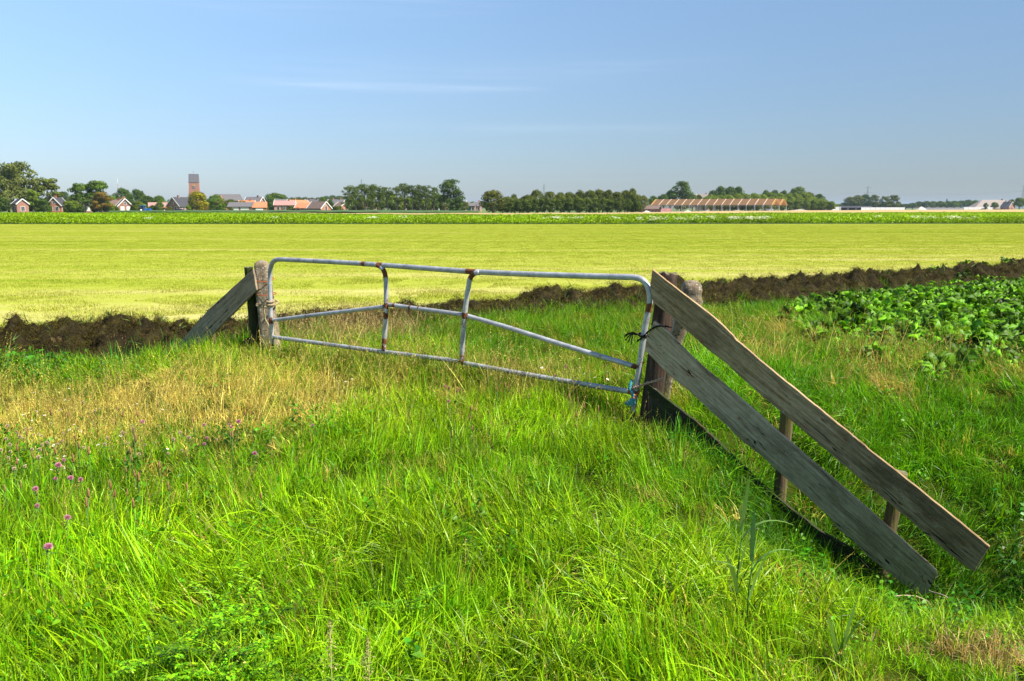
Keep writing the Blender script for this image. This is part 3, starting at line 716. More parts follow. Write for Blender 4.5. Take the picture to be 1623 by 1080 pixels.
P = V[sel * nu + uu] + rng.normal(0, .012, (21000, 3)); P[:, 2] -= .01
t = vnoise(P[:, 0], P[:, 1], .35, 5)[:, None]; tint = np.array([.046, .032, .010]) * (1 - t) + np.array([.105, .088, .018]) * t
lt = rng.random(len(P)) < .04; tint[lt] = (.22, .15, .06)
s = rng.uniform(.4, .95, len(P))
scatter('peat_fibres', P, fibs, tint, np.stack([rng.normal(0, .6, len(P)), rng.normal(0, .6, len(P)), rng.uniform(0, 6, len(P))], 1), np.stack([s, s, s], 1), rng.integers(0, 4, len(P)), 'matted dark roots and fibres on the peat ridge')
# reeds and leaves lying on the bank
lit = rng.choice(len(P), 1000); P2 = P[lit] + np.array([0, 0, .02])
V_, F_, a_ = blades(5, .05, .15, .4, .012, .9, 4, 999); reedm = [mesh_np('reed_litter', V_, F_, [M_fib], True, {'var': a_})]
scatter('reed_litter', P2, reedm, np.array([.10, .17, .04])[None] * rng.uniform(.6, 1.7, (1000, 1)), np.stack([rng.uniform(.5, 1.3, 1000) * rng.choice([-1, 1], 1000), rng.normal(0, .5, 1000), rng.uniform(0, 6, 1000)], 1), np.ones((1000, 3)) * rng.uniform(.3, .75, (1000, 1)), np.zeros(1000), 'loose green reed blades lying on the peat ridge')
# ---------------------------------------------------------------- foreground materials
def weathered_wood(name, dark, mid, light, stain=(.10, .07, .04), green=None, s=1.0):
    n = NT(name); v = n.coord('Object', (1.2 * s, 14 * s, 34 * s)); seed_ = n.math('MULTIPLY', n.n('ShaderNodeObjectInfo').outputs['Random'], 40.0)
    for nd in [q for q in n.t.nodes if q.type == 'MAPPING']: n.l(seed_, nd.inputs['Location'])
    vb = n.coord('Object', (2.2 * s, 3 * s, 5 * s)); vf = n.coord('Object', (3 * s, 60 * s, 150 * s))
    g = n.noise(v, 1.0, 9, .68); f = n.noise(vf, 1.0, 5, .7); b = n.noise(vb, 1.0, 6, .6)
    c = n.ramp(n.math('ADD', n.math('MULTIPLY', g, .40), n.math('ADD', n.math('MULTIPLY', f, .35), n.math('MULTIPLY', n.noise(n.coord('Object', (18, 30, 40)), 1.0, 7, .75), .25))), [(.38, dark), (.49, mid), (.61, light)])
    c = n.mix(n.ramp(b, [(.50, BLK), (.70, (.75, .75, .75, 1))]), c, stain, 'MIX')
    cn_ = n.noise(n.coord('Object', (.55 * s, 3 * s, 11 * s)), 1.0, 3, .5)
    crack = n.math('LESS_THAN', n.math('ABSOLUTE', n.math('SUBTRACT', cn_, .5)), .0045); ck = n.math('MULTIPLY', crack, n.math('GREATER_THAN', n.noise(vb, .8, 3), .50))
    blot = n.ramp(n.noise(n.coord('Object', (5 * s, 10 * s, 22 * s)), 1.0, 6, .7), [(.50, BLK), (.80, (.7, .7, .7, 1))]); c = n.mix(blot, c, tuple(x * .5 for x in dark), 'MIX')
    c = n.mix(ck, c, (.008, .006, .004), 'MIX')
    for nd in [q for q in n.t.nodes if q.type == 'MAPPING']:
        if not nd.inputs['Location'].is_linked: n.l(seed_, nd.inputs['Location'])
    cn2 = n.noise(n.coord('Object', (.8 * s, 3 * s, 15 * s)), 1.0, 3, .5); rs = n.math('MULTIPLY', n.math('LESS_THAN', n.math('ABSOLUTE', n.math('SUBTRACT', cn2, .46)), .008), n.math('GREATER_THAN', n.noise(vb, 1.3, 3), .56))
    c = n.mix(n.math('MULTIPLY', rs, .7), c, (.24, .085, .03), 'MIX')
    lich = n.ramp(n.noise(n.coord('Object', (26, 26, 26)), 1.0, 4, .7), [(.64, BLK), (.70, (.5, .5, .5, 1))]); c = n.mix(lich, c, (.52, .52, .44), 'MIX')
    if green: c = n.mix(n.ramp(n.noise(n.coord('Object', (5, 5, 3)), 1.3, 6, .6), [(.42, BLK), (.62, (.9, .9, .9, 1))]), c, green, 'MIX')
    n.color(c); n.rough(.85); n.b.inputs['Specular IOR Level'].default_value = .2
    n.bump(n.math('SUBTRACT', n.math('ADD', n.math('MULTIPLY', g, .7), n.math('MULTIPLY', f, .5)), n.math('MULTIPLY', ck, .8)), 1.0, .012)
    return n.mat
M_board = weathered_wood('grey_board', (.20, .135, .075), (.43, .325, .205), (.64, .51, .345), (.15, .095, .045))
M_board2 = weathered_wood('worn_board', (.14, .085, .038), (.35, .235, .12), (.58, .43, .25), (.11, .068, .03))
M_board3 = weathered_wood('dark_board', (.012, .010, .007), (.035, .028, .019), (.08, .065, .045), (.02, .03, .008), (.03, .045, .010))
M_board4 = weathered_wood('plain_board', (.17, .12, .075), (.33, .25, .165), (.47, .37, .255), (.14, .12, .09))
def post_wood(name, dark, mid, light, green, gsc=.55):
    n = NT(name); v = n.coord('Object', (30, 30, 2.2)); g = n.noise(v, 1.0, 8, .7); f = n.noise(n.coord('Object', (90, 90, 6)), 1.0, 5, .7)
    c = n.ramp(n.math('ADD', n.math('MULTIPLY', g, .65), n.math('MULTIPLY', f, .35)), [(.33, dark), (.5, mid), (.68, light)])
    c = n.mix(n.ramp(n.noise(n.coord('Object', (6, 6, 2.5)), 1, 5, .6), [(gsc - .08, BLK), (gsc + .12, (.85, .85, .85, 1))]), c, green, 'MIX')
    n.color(c); n.rough(.9); n.b.inputs['Specular IOR Level'].default_value = .2; n.bump(n.math('ADD', g, n.math('MULTIPLY', f, .4)), 1.0, .012); return n.mat
M_post = post_wood('dark_post', (.012, .008, .006), (.055, .036, .026), (.14, .10, .075), (.06, .055, .03), .66)
M_mossy = post_wood('mossy_post', (.012, .013, .006), (.030, .034, .012), (.075, .06, .03), (.022, .05, .006), .46)
M_stake = post_wood('stake_wood', (.035, .022, .014), (.11, .075, .05), (.22, .16, .11), (.15, .16, .02), .50)
n = NT('post_top'); vv = n.coord('Object', (14, 14, 14)); n.color(n.ramp(n.noise(vv, 1, 6, .7), [(.3, (.07, .06, .03)), (.6, (.19, .17, .08)), (.8, (.28, .25, .15))])); n.rough(.9); n.bump(n.noise(vv, 3, 6), .6, .01); M_ptop = n.mat
n = NT('old_concrete'); v = n.coord('Object'); vo = n.n('ShaderNodeTexVoronoi'); vo.inputs['Scale'].default_value = 44; n.l(v, vo.inputs['Vector'])
pe = n.math('LESS_THAN', vo.outputs['Distance'], .32); rnd = n.n('ShaderNodeSeparateColor'); n.l(vo.outputs['Color'], rnd.inputs[0])
stone = n.ramp(rnd.outputs[0], [(0, (.05, .03, .02)), (.35, (.30, .24, .17)), (.6, (.62, .58, .50)), (1, (.10, .08, .07))])
c = n.mix(pe, n.ramp(n.noise(v, 9, 7, .7), [(.3, (.10, .075, .05)), (.55, (.30, .235, .155)), (.8, (.46, .39, .28))]), stone, 'MIX')
n.color(c); n.rough(.92); n.b.inputs['Specular IOR Level'].default_value = .2
n.bump(n.math('ADD', n.math('MULTIPLY', pe, .5), n.noise(v, 40, 8, .7)), .9, .008); M_conc = n.mat
n = NT('galvanised_tube'); v = n.coord('Object'); at = n.n('ShaderNodeAttribute', _attribute_type='GEOMETRY', _attribute_name='rust').outputs['Fac']
zn = n.ramp(n.noise(v, 11, 7, .65), [(.3, (.26, .265, .28)), (.5, (.41, .415, .43)), (.72, (.58, .58, .585))])
spk = n.ramp(n.noise(v, 9, 7, .75), [(.58, BLK), (.66, WHT)]); nr = n.noise(v, 15, 7, .75)
rm = n.math('MAXIMUM', n.math('GREATER_THAN', n.math('ADD', at, n.math('MULTIPLY', nr, .9)), .90), n.math('MULTIPLY', spk, .75))
rust = n.ramp(n.noise(v, 55, 6, .7), [(.3, (.055, .018, .008)), (.55, (.17, .055, .018)), (.75, (.30, .11, .035))])
c = n.mix(rm, zn, rust); fine = n.ramp(n.noise(v, 70, 5, .8), [(.66, BLK), (.74, (.8, .8, .8, 1))]); c = n.mix(fine, c, (.12, .075, .05))
n.color(c); n.rough(n.math('MULTIPLY_ADD', rm, .4, .5)); n.l(n.math('MULTIPLY_ADD', rm, -.3, .3), n.b.inputs['Metallic']); n.bump(n.math('ADD', n.math('MULTIPLY', nr, .4), rm), .25, .003); M_tube = n.mat

def rope_mat(name, a, b):
    n = NT(name); v = n.coord('Object'); n.color(n.ramp(n.noise(v, 120, 5, .8), [(.35, a), (.65, b)])); n.rough(.9); n.b.inputs['Specular IOR Level'].default_value = .1
    n.bump(n.noise(v, 200, 4), .6, .003); return n.mat
M_rope = rope_mat('beige_rope', (.22, .16, .08), (.52, .42, .25)); M_black = rope_mat('black_rope', (.008, .007, .007), (.035, .03, .03))
M_orange = rope_mat('orange_twine', (.32, .07, .02), (.55, .17, .06)); M_blue = rope_mat('blue_twine', (.03, .19, .25), (.12, .42, .48)); M_fade = rope_mat('faded_twine', (.38, .14, .08), (.42, .40, .30))

# ---------------------------------------------------------------- gate
GL = atY(430, 520, 10.25); GR = atY(1012, 520, 7.40)
GP = VPlane(GL, GR)
gate = tag(empty('metal_gate', (GP.hit(811, 560).x, GP.hit(811, 560).y, 0)), 'low galvanised tube gate with rust patches across the grassy crossing', 'gate')
g0 = gate.location.copy()
JO = [(602, 419), (747, 430), (612, 483), (737, 500), (608, 552), (732, 573), (1008, 582), (1002, 622), (612, 500), (430, 508)]
JP = [GP.hit(*j) for j in JO]
def tubepx(name, pts, rad=.026, off=0.0, n=14, dens=10, extra=(), rs=1.0):
    w = smoothcurve([GP.hit(a, b, off) for a, b in pts], dens)
    rv = []
    out = [w[0]]
    for p in w[1:]:
        m = max(1, int((p - out[-1]).length / .025)); s = out[-1]
        for q in range(1, m + 1): out.append(s + (p - s) * q / m)
    for p in out:
        d = min((p - j).length for j in JP); r = max(0, 1 - d / .10) * .72
        for e, er in extra:
            de = (p - GP.hit(*e)).length; r = max(r, max(0, 1 - de / er) * .8)
        rv.append(r * rs + .22 * (1 if mnoise.noise(p * 3.1) > .32 else 0))
    mb = MB(); mb.tube(out, [rad * (1 + .015 * math.sin(i * 1.7)) for i in range(len(out))], n, rust=rv)
    mb.v = [tuple(Vector(v) - g0) for v in mb.v]
    return mb.build(name, M_tube, gate, True, attrs=True)
tubepx('outer_frame', [(430.5, 552), (430.8, 534), (429.4, 510), (428.5, 482), (427.8, 455), (427.8, 440), (428.6, 428), (431.5, 417.5), (437, 412.6), (446, 411.5), (482, 413.2), (540, 416.2), (602, 420.2), (670, 425.2), (747, 430.8), (830, 434.6), (920, 437.6), (985, 439.3), (1006, 440.2), (1018, 444), (1026, 453), (1030, 466), (1030, 480), (1026, 500), (1020.5, 531), (1012.5, 589), (1006, 630), (1001, 668)], .0262, 0, 16, 8, extra=(((1030, 490), .10), ((578, 418), .05), ((1001, 668), .25), ((430, 552), .12)))
tubepx('upright', [(594, 420), (601, 422), (607, 427), (610.5, 436), (611.8, 452), (612, 482), (611, 510), (609.8, 530), (608, 556)], .025, -.012, 14, extra=(((609, 540), .08), ((611, 435), .12)))
tubepx('upright', [(760, 432.3), (753, 433.5), (747.6, 437.5), (744.2, 445), (742, 458), (739.7, 473), (736.4, 501), (733.5, 538), (731.7, 576)], .025, -.012, 14, extra=(((732, 565), .06),))
tubepx('middle_rail', [(430, 508.4), (495, 500), (560, 492.3), (609, 486.6)], .0225, .004, 12)
tubepx('middle_rail', [(613, 482.8), (655, 488.5), (700, 494.5), (735.5, 499.5)], .0225, .004, 12, extra=(((624, 484), .05), ((649, 489), .04), ((662, 490), .04)))
tubepx('middle_rail', [(737, 500), (800, 518), (870, 540), (940, 561.5), (1008, 581.8)], .0225, .004, 12)
tubepx('bottom_rail', [(431, 534), (500, 543.5), (560, 551.6), (600, 557), (650, 563.2), (706.7, 570.5), (731, 575), (817.8, 591), (917.8, 608), (1003, 621.8)], .0235, .003, 12)

# ---------------------------------------------------------------- boards and posts
def board(name, polypx, plane, mat, parent, thick=.03, off=0.0, wob=.0025, axis_px=None, seed=0):
    pts = [plane.hit(a, b, off) for a, b in polypx]
    a, b = (plane.hit(*axis_px[0], off), plane.hit(*axis_px[1], off)) if axis_px else (pts[0], pts[1])
    X = (b - a).normalized(); Yn = plane.n.copy(); Z = X.cross(Yn).normalized()
    if Z.z < 0: Z = -Z; Yn = Yn
    Yn = Z.cross(X).normalized(); M = Matrix((X, Yn, Z)).transposed().to_4x4(); M.translation = a
    Mi = M.inverted(); loc = [Mi @ p for p in pts]; out = []
    r = random.Random(seed)
    for i, p in enumerate(loc):
        q = loc[(i + 1) % len(loc)]; m = max(1, int((q - p).length / .035))
        for k in range(m):
            t = k / m; c = p.lerp(q, t); e = Vector((-(q - p).z, 0, (q - p).x)).normalized()
            if k: c = c + e * (mnoise.noise((c.x * 9 + seed, c.z * 9, seed)) * wob * 2 + r.uniform(-wob, wob) * .4)
            out.append((c.x, c.z))
    bm = bmesh.new(); dn = -1 if Yn.dot(plane.n) > 0 else 1
    bow = lambda x, z: .004 * math.sin(x * 3 + seed) + .012 * (z * 4) ** 2 * .3
    f0 = [bm.verts.new((x, dn * (thick / 2 - abs(0)), z)) for x, z in out]; f1 = [bm.verts.new((x, -dn * thick / 2, z)) for x, z in out]
    bm.faces.new(f0); bm.faces.new(f1[::-1])
    for i in range(len(out)):
        j = (i + 1) % len(out); bm.faces.new((f0[i], f1[i], f1[j], f0[j]))
    bmesh.ops.recalc_face_normals(bm, faces=bm.faces)
    edges = [e for e in bm.edges if len(e.link_faces) == 2 and any(len(f.verts) > 4 for f in e.link_faces)]
    bmesh.ops.bevel(bm, geom=edges, offset=.0025, segments=1, affect='EDGES')
    me = bpy.data.meshes.new(name); bm.to_mesh(me); bm.free(); me.materials.append(mat)
    o = bpy.data.objects.new(name, me); COL.objects.link(o); o.parent = parent
    o.matrix_local = Matrix.Translation(-parent.location) @ M
    return o
import bmesh
def post(name, p0, p1, r0, r1, mats, parent=None, seg=22, rings=26, rough=.06, squash=1.0, seed=0, top='flat', prof=None, flat=False, sq=0, bendx=None):
    """irregular round post from p0 (bottom) to p1 (top)"""
    p0 = Vector(p0); p1 = Vector(p1); d = (p1 - p0).normalized(); L = (p1 - p0).length
    x = Vector((1, 0, 0)); x = (x - d * x.dot(d)).normalized(); y = d.cross(x)
    vs = []; fs = []; mi = []
    for i in range(rings + 1):
        t = i / rings; r = (r0 + (r1 - r0) * t) * (prof(t) if prof else 1)
        for k in range(seg):
            a = 2 * math.pi * k / seg
            nn = mnoise.fractal((math.cos(a) * 2.2 + seed, math.sin(a) * 2.2, t * L * 1.2), 1, 2, 4) * rough + mnoise.noise((math.cos(a) * 7 + seed, math.sin(a) * 7, t * L * 2)) * rough * .5
            rr = r * (1 + nn) * (1.0 if not sq else 1.0 / (abs(math.cos(a)) ** sq + abs(math.sin(a)) ** sq) ** (1 / sq)); bend = .02 * math.sin(t * 3.1 + seed) * L * .3
            tt = t * L
            if i == rings: tt += mnoise.noise((math.cos(a) * 2, math.sin(a) * 2, seed)) * r * .35
            vs.append(Vector((x * math.cos(a) + y * math.sin(a) * squash) * rr) + d * tt + x * (bendx(t) if bendx else 0))
    for i in range(rings):
        for k in range(seg):
            k2 = (k + 1) % seg; fs.append((i * seg + k, i * seg + k2, (i + 1) * seg + k2, (i + 1) * seg + k)); mi.append(0)
    b = rings * seg; e = 0
    if top == 'flat':
        m = len(vs)
        for k in range(seg): vs.append(vs[b + k] * .88 + d * L * .12 + d * .006); 
        vs.append(d * (L + r1 * .10))
        # inner ring expressed around the axis
        c = d * L
        for k in range(seg): vs[m + k] = c + (vs[b + k] - c) * .86 + d * .008
        for k in range(seg):
            k2 = (k + 1) % seg; fs.append((b + k, b + k2, m + k2, m + k)); mi.append(1 if len(mats) > 1 else 0)
            fs.append((m + k, m + k2, m + seg)); mi.append(1 if len(mats) > 1 else 0)
    else:
        prev = b
        for j, (s, h) in enumerate(((.86, .35), (.55, .62), (.2, .74))):
            m = len(vs)
            for k in range(seg):
                a = 2 * math.pi * k / seg; nn = 1 + mnoise.noise((math.cos(a) * 3 + seed, math.sin(a) * 3, j)) * rough * 1.8
                vs.append(x * (bendx(1) if bendx else 0) + (x * math.cos(a) + y * math.sin(a) * squash) * r1 * s * nn * (1.0 if not sq else 1.0 / (abs(math.cos(a)) ** sq + abs(math.sin(a)) ** sq) ** (1 / sq)) + d * (L + r1 * h))
            for k in range(seg):
                k2 = (k + 1) % seg; fs.append((prev + k, prev + k2, m + k2, m + k)); mi.append(0)
            prev = m
        vs.append(d * (L + r1 * .78) + x * (bendx(1) if bendx else 0))
        for k in range(seg): fs.append((prev + k, prev + (k + 1) % seg, len(vs) - 1)); mi.append(0)
    me = bpy.data.meshes.new(name); me.from_pydata([tuple(v) for v in vs], [], fs)
    for m in mats: me.materials.append(m)
    for p, q in zip(me.polygons, mi): p.material_index = q; p.use_smooth = q == 0 and not flat
    me.update(); o = bpy.data.objects.new(name, me); COL.objects.link(o)
    # put the long axis on local z so the grain runs up the post
    o.location = p0 if parent is None else p0 - parent.location
    if parent is not None: o.parent = parent
    return o

# right wing
W0 = atY(1035, 500, 7.30); W1 = atY(1569, 866, 5.95); WP = VPlane(W0, W1)
wing = tag(empty('wooden_fence', (W0.x, W0.y, 0)), 'weathered board fence sloping down into the ditch right of the gate', 'fence', 'board wings beside the gate')
b1 = [(1035, 427), (1046, 436), (1078, 461), (1119, 492), (1136, 506), (1150, 519), (1163, 532), (1168, 539), (1176, 545), (1200, 566), (1241, 600), (1310, 656), (1372, 706), (1376, 711), (1430, 753), (1500, 809), (1569, 866), (1544, 906), (1520, 889), (1488, 863), (1445, 826), (1399, 788), (1330, 730), (1257, 668), (1200, 620), (1150, 574), (1122, 553), (1094, 528), (1067, 503), (1036, 479), (1031.5, 455)]
board('board', b1, WP, M_board2, wing, .032, 0, .002, ((1035, 427), (1569, 866)), 3)
b2 = [(1037.5, 509), (1055.5, 521), (1078, 546), (1111, 578), (1150, 610), (1194, 648), (1240, 689), (1297, 738), (1348, 782), (1399, 827), (1484, 904), (1485.5, 911), (1466, 946), (1439, 931), (1381, 885), (1346, 852), (1328, 836), (1313, 817), (1268, 776), (1240, 752), (1203, 718), (1178, 699), (1150, 672), (1094, 620), (1061, 594), (1033, 565), (1023.5, 556), (1026, 535)]
board('board', b2, WP, M_board, wing, .032, -.012, .002, ((1037.5, 510), (1484, 904)), 8)
b3 = [(1028, 608), (1067, 639), (1117, 678), (1160, 720), (1208, 767), (1255, 806), (1301, 841), (1350, 868), (1394, 917), (1392, 945), (1363, 942), (1330, 925), (1270, 870), (1200, 810), (1120, 742), (1060, 700), (1022, 672)]
board('board', b3, WP, M_board3, wing, .035, .03, .005, ((1030, 611), (1394, 918)), 12)['label'] = 'dark rotten lowest board half hidden in the grass'
def ppx(pl, a, b, off): return pl.hit(a, b, off)
def depthpt(px, py, Y): return atY(px, py, Y)
Yw = WP.hit(1050, 560, .14).y
post('post', depthpt(1026, 700, Yw), depthpt(1059, 434, Yw), .094, .078, [M_post, M_ptop], wing, 26, 34, .10, 1, 2)
Yp = WP.hit(1243, 700, .09).y
post('post', depthpt(1233, 815, Yp), depthpt(1249, 640, Yp), .050, .052, [M_stake, M_ptop], wing, 16, 20, .07, 1, 5)
Yp = WP.hit(1405, 850, .09).y
post('post', depthpt(1386, 960, Yp), depthpt(1427, 749, Yp), .052, .055, [M_stake, M_ptop], wing, 16, 20, .07, 1, 9)
# nail heads
M_nail = plain('nail_rust', (.06, .035, .025), .7)
for a, b in ((1046, 462), (1052, 470), (1047, 548), (1052, 560), (1246, 628), (1252, 640), (1425, 780), (1430, 790), (1243, 716), (1416, 868), (1462, 915)):
    p = WP.hit(a, b, -.018 if b < 500 or a > 1230 and b < 700 or 1420 < a < 1440 else -.031) - wing.location; MB().tube([p, p + WP.n * .008], .0045, 8).build('nail', M_nail, wing)
# broken concrete post behind it
def conc_right():
    p0 = depthpt(1050, 640, 8.0); p1 = depthpt(1084, 455, 7.75)
    o = post('concrete_post', p0, p1, .055, .088, [M_conc, M_conc], None, 16, 34, .20, .85, 4, 'round', sq=5, bendx=lambda t: .075 * max(0, min(1, (t - .55) / .35)), prof=lambda t: (.92 if t < .80 else (.92 + .30 * min(1, (t - .80) / .05)) if t < .92 else 1.0))
    return tag(o, 'broken concrete post with a knobbly head leaning behind the right wooden post', 'post')
conc_right()

# left wing
L0 = atY(405, 480, 10.36); L1 = atY(280, 550, 10.95); LP = VPlane(L0, L1)
lw = tag(empty('wooden_fence', (L0.x, L0.y, 0)), 'mossy post with one grey plank sloping down on the far left of the gate', 'fence', 'board wings beside the gate')
board('board', [(388, 439.5), (402, 427), (404, 436), (407.6, 460), (393, 475), (350, 518), (321, 547), (305, 562), (270, 572), (276, 560), (281, 549), (305, 521), (332, 490.5)], LP, M_board4, lw, .03, 0, .0015, ((281, 549), (402, 427)), 21)
post('post', depthpt(408, 566, 10.52), depthpt(394, 424, 10.52), .070, .050, [M_mossy, M_ptop], lw, 20, 26, .10, 1, 12)['label'] = 'green mossy wooden post'
post('stake', depthpt(345, 575, 10.95), depthpt(331, 492, 10.95), .034, .028, [M_stake, M_ptop], lw, 12, 14, .08, 1, 15)
board('board', [(400, 530.5), (408, 538), (392, 552), (370, 572), (358, 566), (380, 546)], LP, M_board3, lw, .03, -.02, .002, ((358, 566), (400, 530.5)), 33)['label'] = 'short mossy green plank at ground level'
# left concrete post
def conc_left():
    o = post('concrete_post', depthpt(432.5, 572, 10.46), depthpt(414.5, 421, 10.46), .118, .084, [M_conc, M_conc], None, 24, 60, .12, .8, 6, 'round', sq=5)
    return tag(o, 'pitted concrete gate post with a rounded top behind the hinge side tube', 'post')
conc_left()
# small crumbling brick-red edge strip between post and board
# ropes
def rope(name, pts, rad, mat, label, cat, parent=None, strands=True):
    w = smoothcurve(pts, 8); mb = MB(); o0 = w[0]
    if strands:
        for s in range(2):
            q = []
            for i, p in enumerate(w):
                d = (w[min(i + 1, len(w) - 1)] - w[max(0, i - 1)]).normalized(); x = d.orthogonal().normalized(); y = d.cross(x); a = i * .9 + s * math.pi
                q.append(p + (x * math.cos(a) + y * math.sin(a)) * rad * .5)
            mb.tube(q, rad * .62, 6)
    else: mb.tube(w, rad, 7)
    if parent is not None:
        mb.v = [tuple(Vector(v) - parent.location) for v in mb.v]; return mb.build(name, mat, parent, True)
    o = mb.build(name, mat, None, True, loc=o0); return tag(o, label, cat)
def loop(c, rx, ry, z0, turns=1.0, n=14, tilt=0, a0=0):
    return [Vector((c.x + rx * math.cos(a0 + 2 * math.pi * turns * i / n), c.y + ry * math.sin(a0 + 2 * math.pi * turns * i / n), z0 + tilt * math.sin(2 * math.pi * turns * i / n + a0))) for i in range(n + 1)]
pc = depthpt(420, 482, 10.36)
t1 = tag(empty('rope', pc), 'beige rope lashing the left gate tube to the concrete post', 'rope')
rope('lashing', loop(depthpt(424, 480, 10.40), .118, .19, pc.z, 2.0, 34, .02), .011, M_rope, None, None, t1)
gt = GP.hit(428.6, 480)
rope('knot', loop(Vector((gt.x, gt.y, 0)), .037, .037, gt.z - .02, 1, 12, .006), .013, M_rope, None, None, t1)
rope('knot', loop(Vector((gt.x, gt.y, 0)), .038, .038, gt.z + .018, 1, 12, .008), .012, M_rope, None, None, t1)
rope('loose_end', [depthpt(410, 472, 10.2), depthpt(416, 481, 10.18), depthpt(419, 496, 10.18), depthpt(420, 505, 10.2), depthpt(424, 513, 10.2), depthpt(425.5, 517, 10.2)], .010, M_rope, None, None, t1)
for yy, ry, lab in ((443, .138, 'upper orange twine ring round the left concrete post'), (466, .150, 'lower orange twine ring round the left concrete post')):
    c = depthpt(420 if yy < 450 else 422.5, yy, 10.46)
    rope('twine', loop(c, ry * .74, ry * .8, c.z, 1, 18, .02 if yy < 450 else .006, 1), .0055, M_orange, lab, 'twine')
# black tie at right
bt = tag(empty('rope', GP.hit(1019, 531)), 'black rope tying the gate tube to the upper right wooden post', 'rope')
rope('tie', [GP.hit(1010, 541, -.03), GP.hit(1019, 534, -.045), WP.hit(1032, 522, -.04), WP.hit(1044, 517, -.04), WP.hit(1054, 517.5, -.04), WP.hit(1064, 519, .05)], .008, M_black, None, None, bt)
gc = GP.hit(1019.6, 531)
rope('knot', loop(Vector((gc.x, gc.y, 0)), .036, .036, gc.z, 1, 12, .01), .010, M_black, None, None, bt)
for k, (ax, ay) in enumerate(((989, 535), (991, 540), (995, 544), (1001, 546), (990, 532))):
    rope('loose_end', [GP.hit(1012, 531, -.04), GP.hit(1003, 527 + k * .8, -.05 - .01 * k), GP.hit((ax + 1003) / 2, (ay + 525) / 2, -.05), GP.hit(ax, ay, -.06)], .0045, M_black, None, None, bt, False)
# orange and blue twine at right
ot = tag(empty('twine', GP.hit(1005, 615)), 'faded orange and blue twine holding the gate to the post near the grass', 'twine')
rope('tie', [GP.hit(997, 619, -.035), GP.hit(1004, 615, -.045), GP.hit(1012, 613, -.04), WP.hit(1024, 608, -.03), WP.hit(1040, 603.5, -.03), WP.hit(1051, 599.5, -.02)], .011, M_fade, None, None, ot)
g2 = GP.hit(1006, 620)
rope('orange_knot', loop(Vector((g2.x, g2.y, 0)), .034, .034, g2.z, 2, 24, .03), .010, M_orange, None, None, ot)
rope('orange_end', [GP.hit(996, 618, -.03), GP.hit(1001, 625, -.05), GP.hit(1004, 633, -.05), GP.hit(1003, 640, -.05)], .012, M_orange, None, None, ot)
rope('blue_knot', [GP.hit(1002, 603, -.02), GP.hit(999, 610, -.045), GP.hit(998, 617, -.05), GP.hit(1002, 622, -.05), GP.hit(1003, 630, -.055)], .014, M_blue, None, None, ot)
for k in range(7):
    rope('blue_end', [GP.hit(1000 + k * .7, 632, -.04 - .006 * k), GP.hit(997 + k * 1.4, 636 + k * .5, -.06), GP.hit(991 + k * 2.1, 639 + (k % 3) * 2.5, -.06)], .010, M_blue, None, None, ot, False)

# ---------------------------------------------------------------- flowers, reeds, stems
M_pink = plain('clover_pink', (.66, .29, .42), .7, 0, .35, 300); M_stem = plain('stem_green', (.07, .17, .02), .6, 0, .3, 30)
M_white = plain('daisy_white', (.75, .73, .68), .7, 0, .1, 100); M_yel = plain('daisy_yellow', (.65, .42, .02), .7); M_brown = plain('seed_head', (.26, .13, .06), .8, 0, .3, 200)
def flower_proto(kind):
    h = {'clover': .255, 'daisy': .22, 'seed': .22}[kind]
    root = empty({'clover': 'clover_flower', 'daisy': 'daisy', 'seed': 'plantain'}[kind], (0, 0, 0))
    mb = MB(); mb.tube([(0, 0, 0), (.006, .004, h * .5), (0, 0, h)], [.0022, .002, .0018], 5); mb.build('stem', M_stem, root, True)
    r = random.Random(3); mb = MB()
    if kind == 'clover':
        for i in range(110):
            u = 1 - 1.75 * (i + .5) / 110; a = i * 2.39996; q = math.sqrt(1 - u * u); d = Vector((q * math.cos(a), q * math.sin(a), u)) 
            c = Vector((0, 0, h + .012)); b = c + d * .006; t = c + d * r.uniform(.0145, .018) + Vector((0, 0, .003)); s = d.orthogonal().normalized() * .0022; s2 = d.cross(s).normalized() * .0022
            mb.add([b, b.lerp(t, .6) + s, t, b.lerp(t, .6) - s], [(0, 1, 2, 3)]); mb.add([b, b.lerp(t, .6) + s2, t, b.lerp(t, .6) - s2], [(0, 1, 2, 3)])
        mb.build('blossom', M_pink, root)
        mb = MB()
        for i in range(3):
            a = i * 2.1; c = Vector((.014 * math.cos(a), .014 * math.sin(a), h - .012)); x = Vector((math.cos(a), math.sin(a), .2)); y = Vector((-math.sin(a), math.cos(a), 0))
            mb.add([c - x * .012, c + y * .008, c + x * .014, c - y * .008], [(0, 1, 2, 3)])
        mb.build('leaf', M_stem, root)
    elif kind == 'daisy':
        for i in range(14):
            a = i * 2 * math.pi / 14; x = Vector((math.cos(a), math.sin(a), .12)); y = Vector((-math.sin(a), math.cos(a), 0)); c = Vector((0, 0, h))
            mb.add([c + x * .003, c + x * .008 + y * .0028, c + x * .0145, c + x * .008 - y * .0028], [(0, 1, 2, 3)])
        mb.build('petals', M_white, root)
        mb = MB(); mb.tube([(0, 0, h), (0, 0, h + .003), (0, 0, h + .0045)], [.0055, .005, .0015], 10); mb.build('centre', M_yel, root, True)
    else:
        mb.tube([(0, 0, h), (0, 0, h + .01), (0, 0, h + .03), (.001, 0, h + .045)], [.003, .0048, .0045, .001], 8); mb.build('seed_head', M_brown, root, True)
    return root
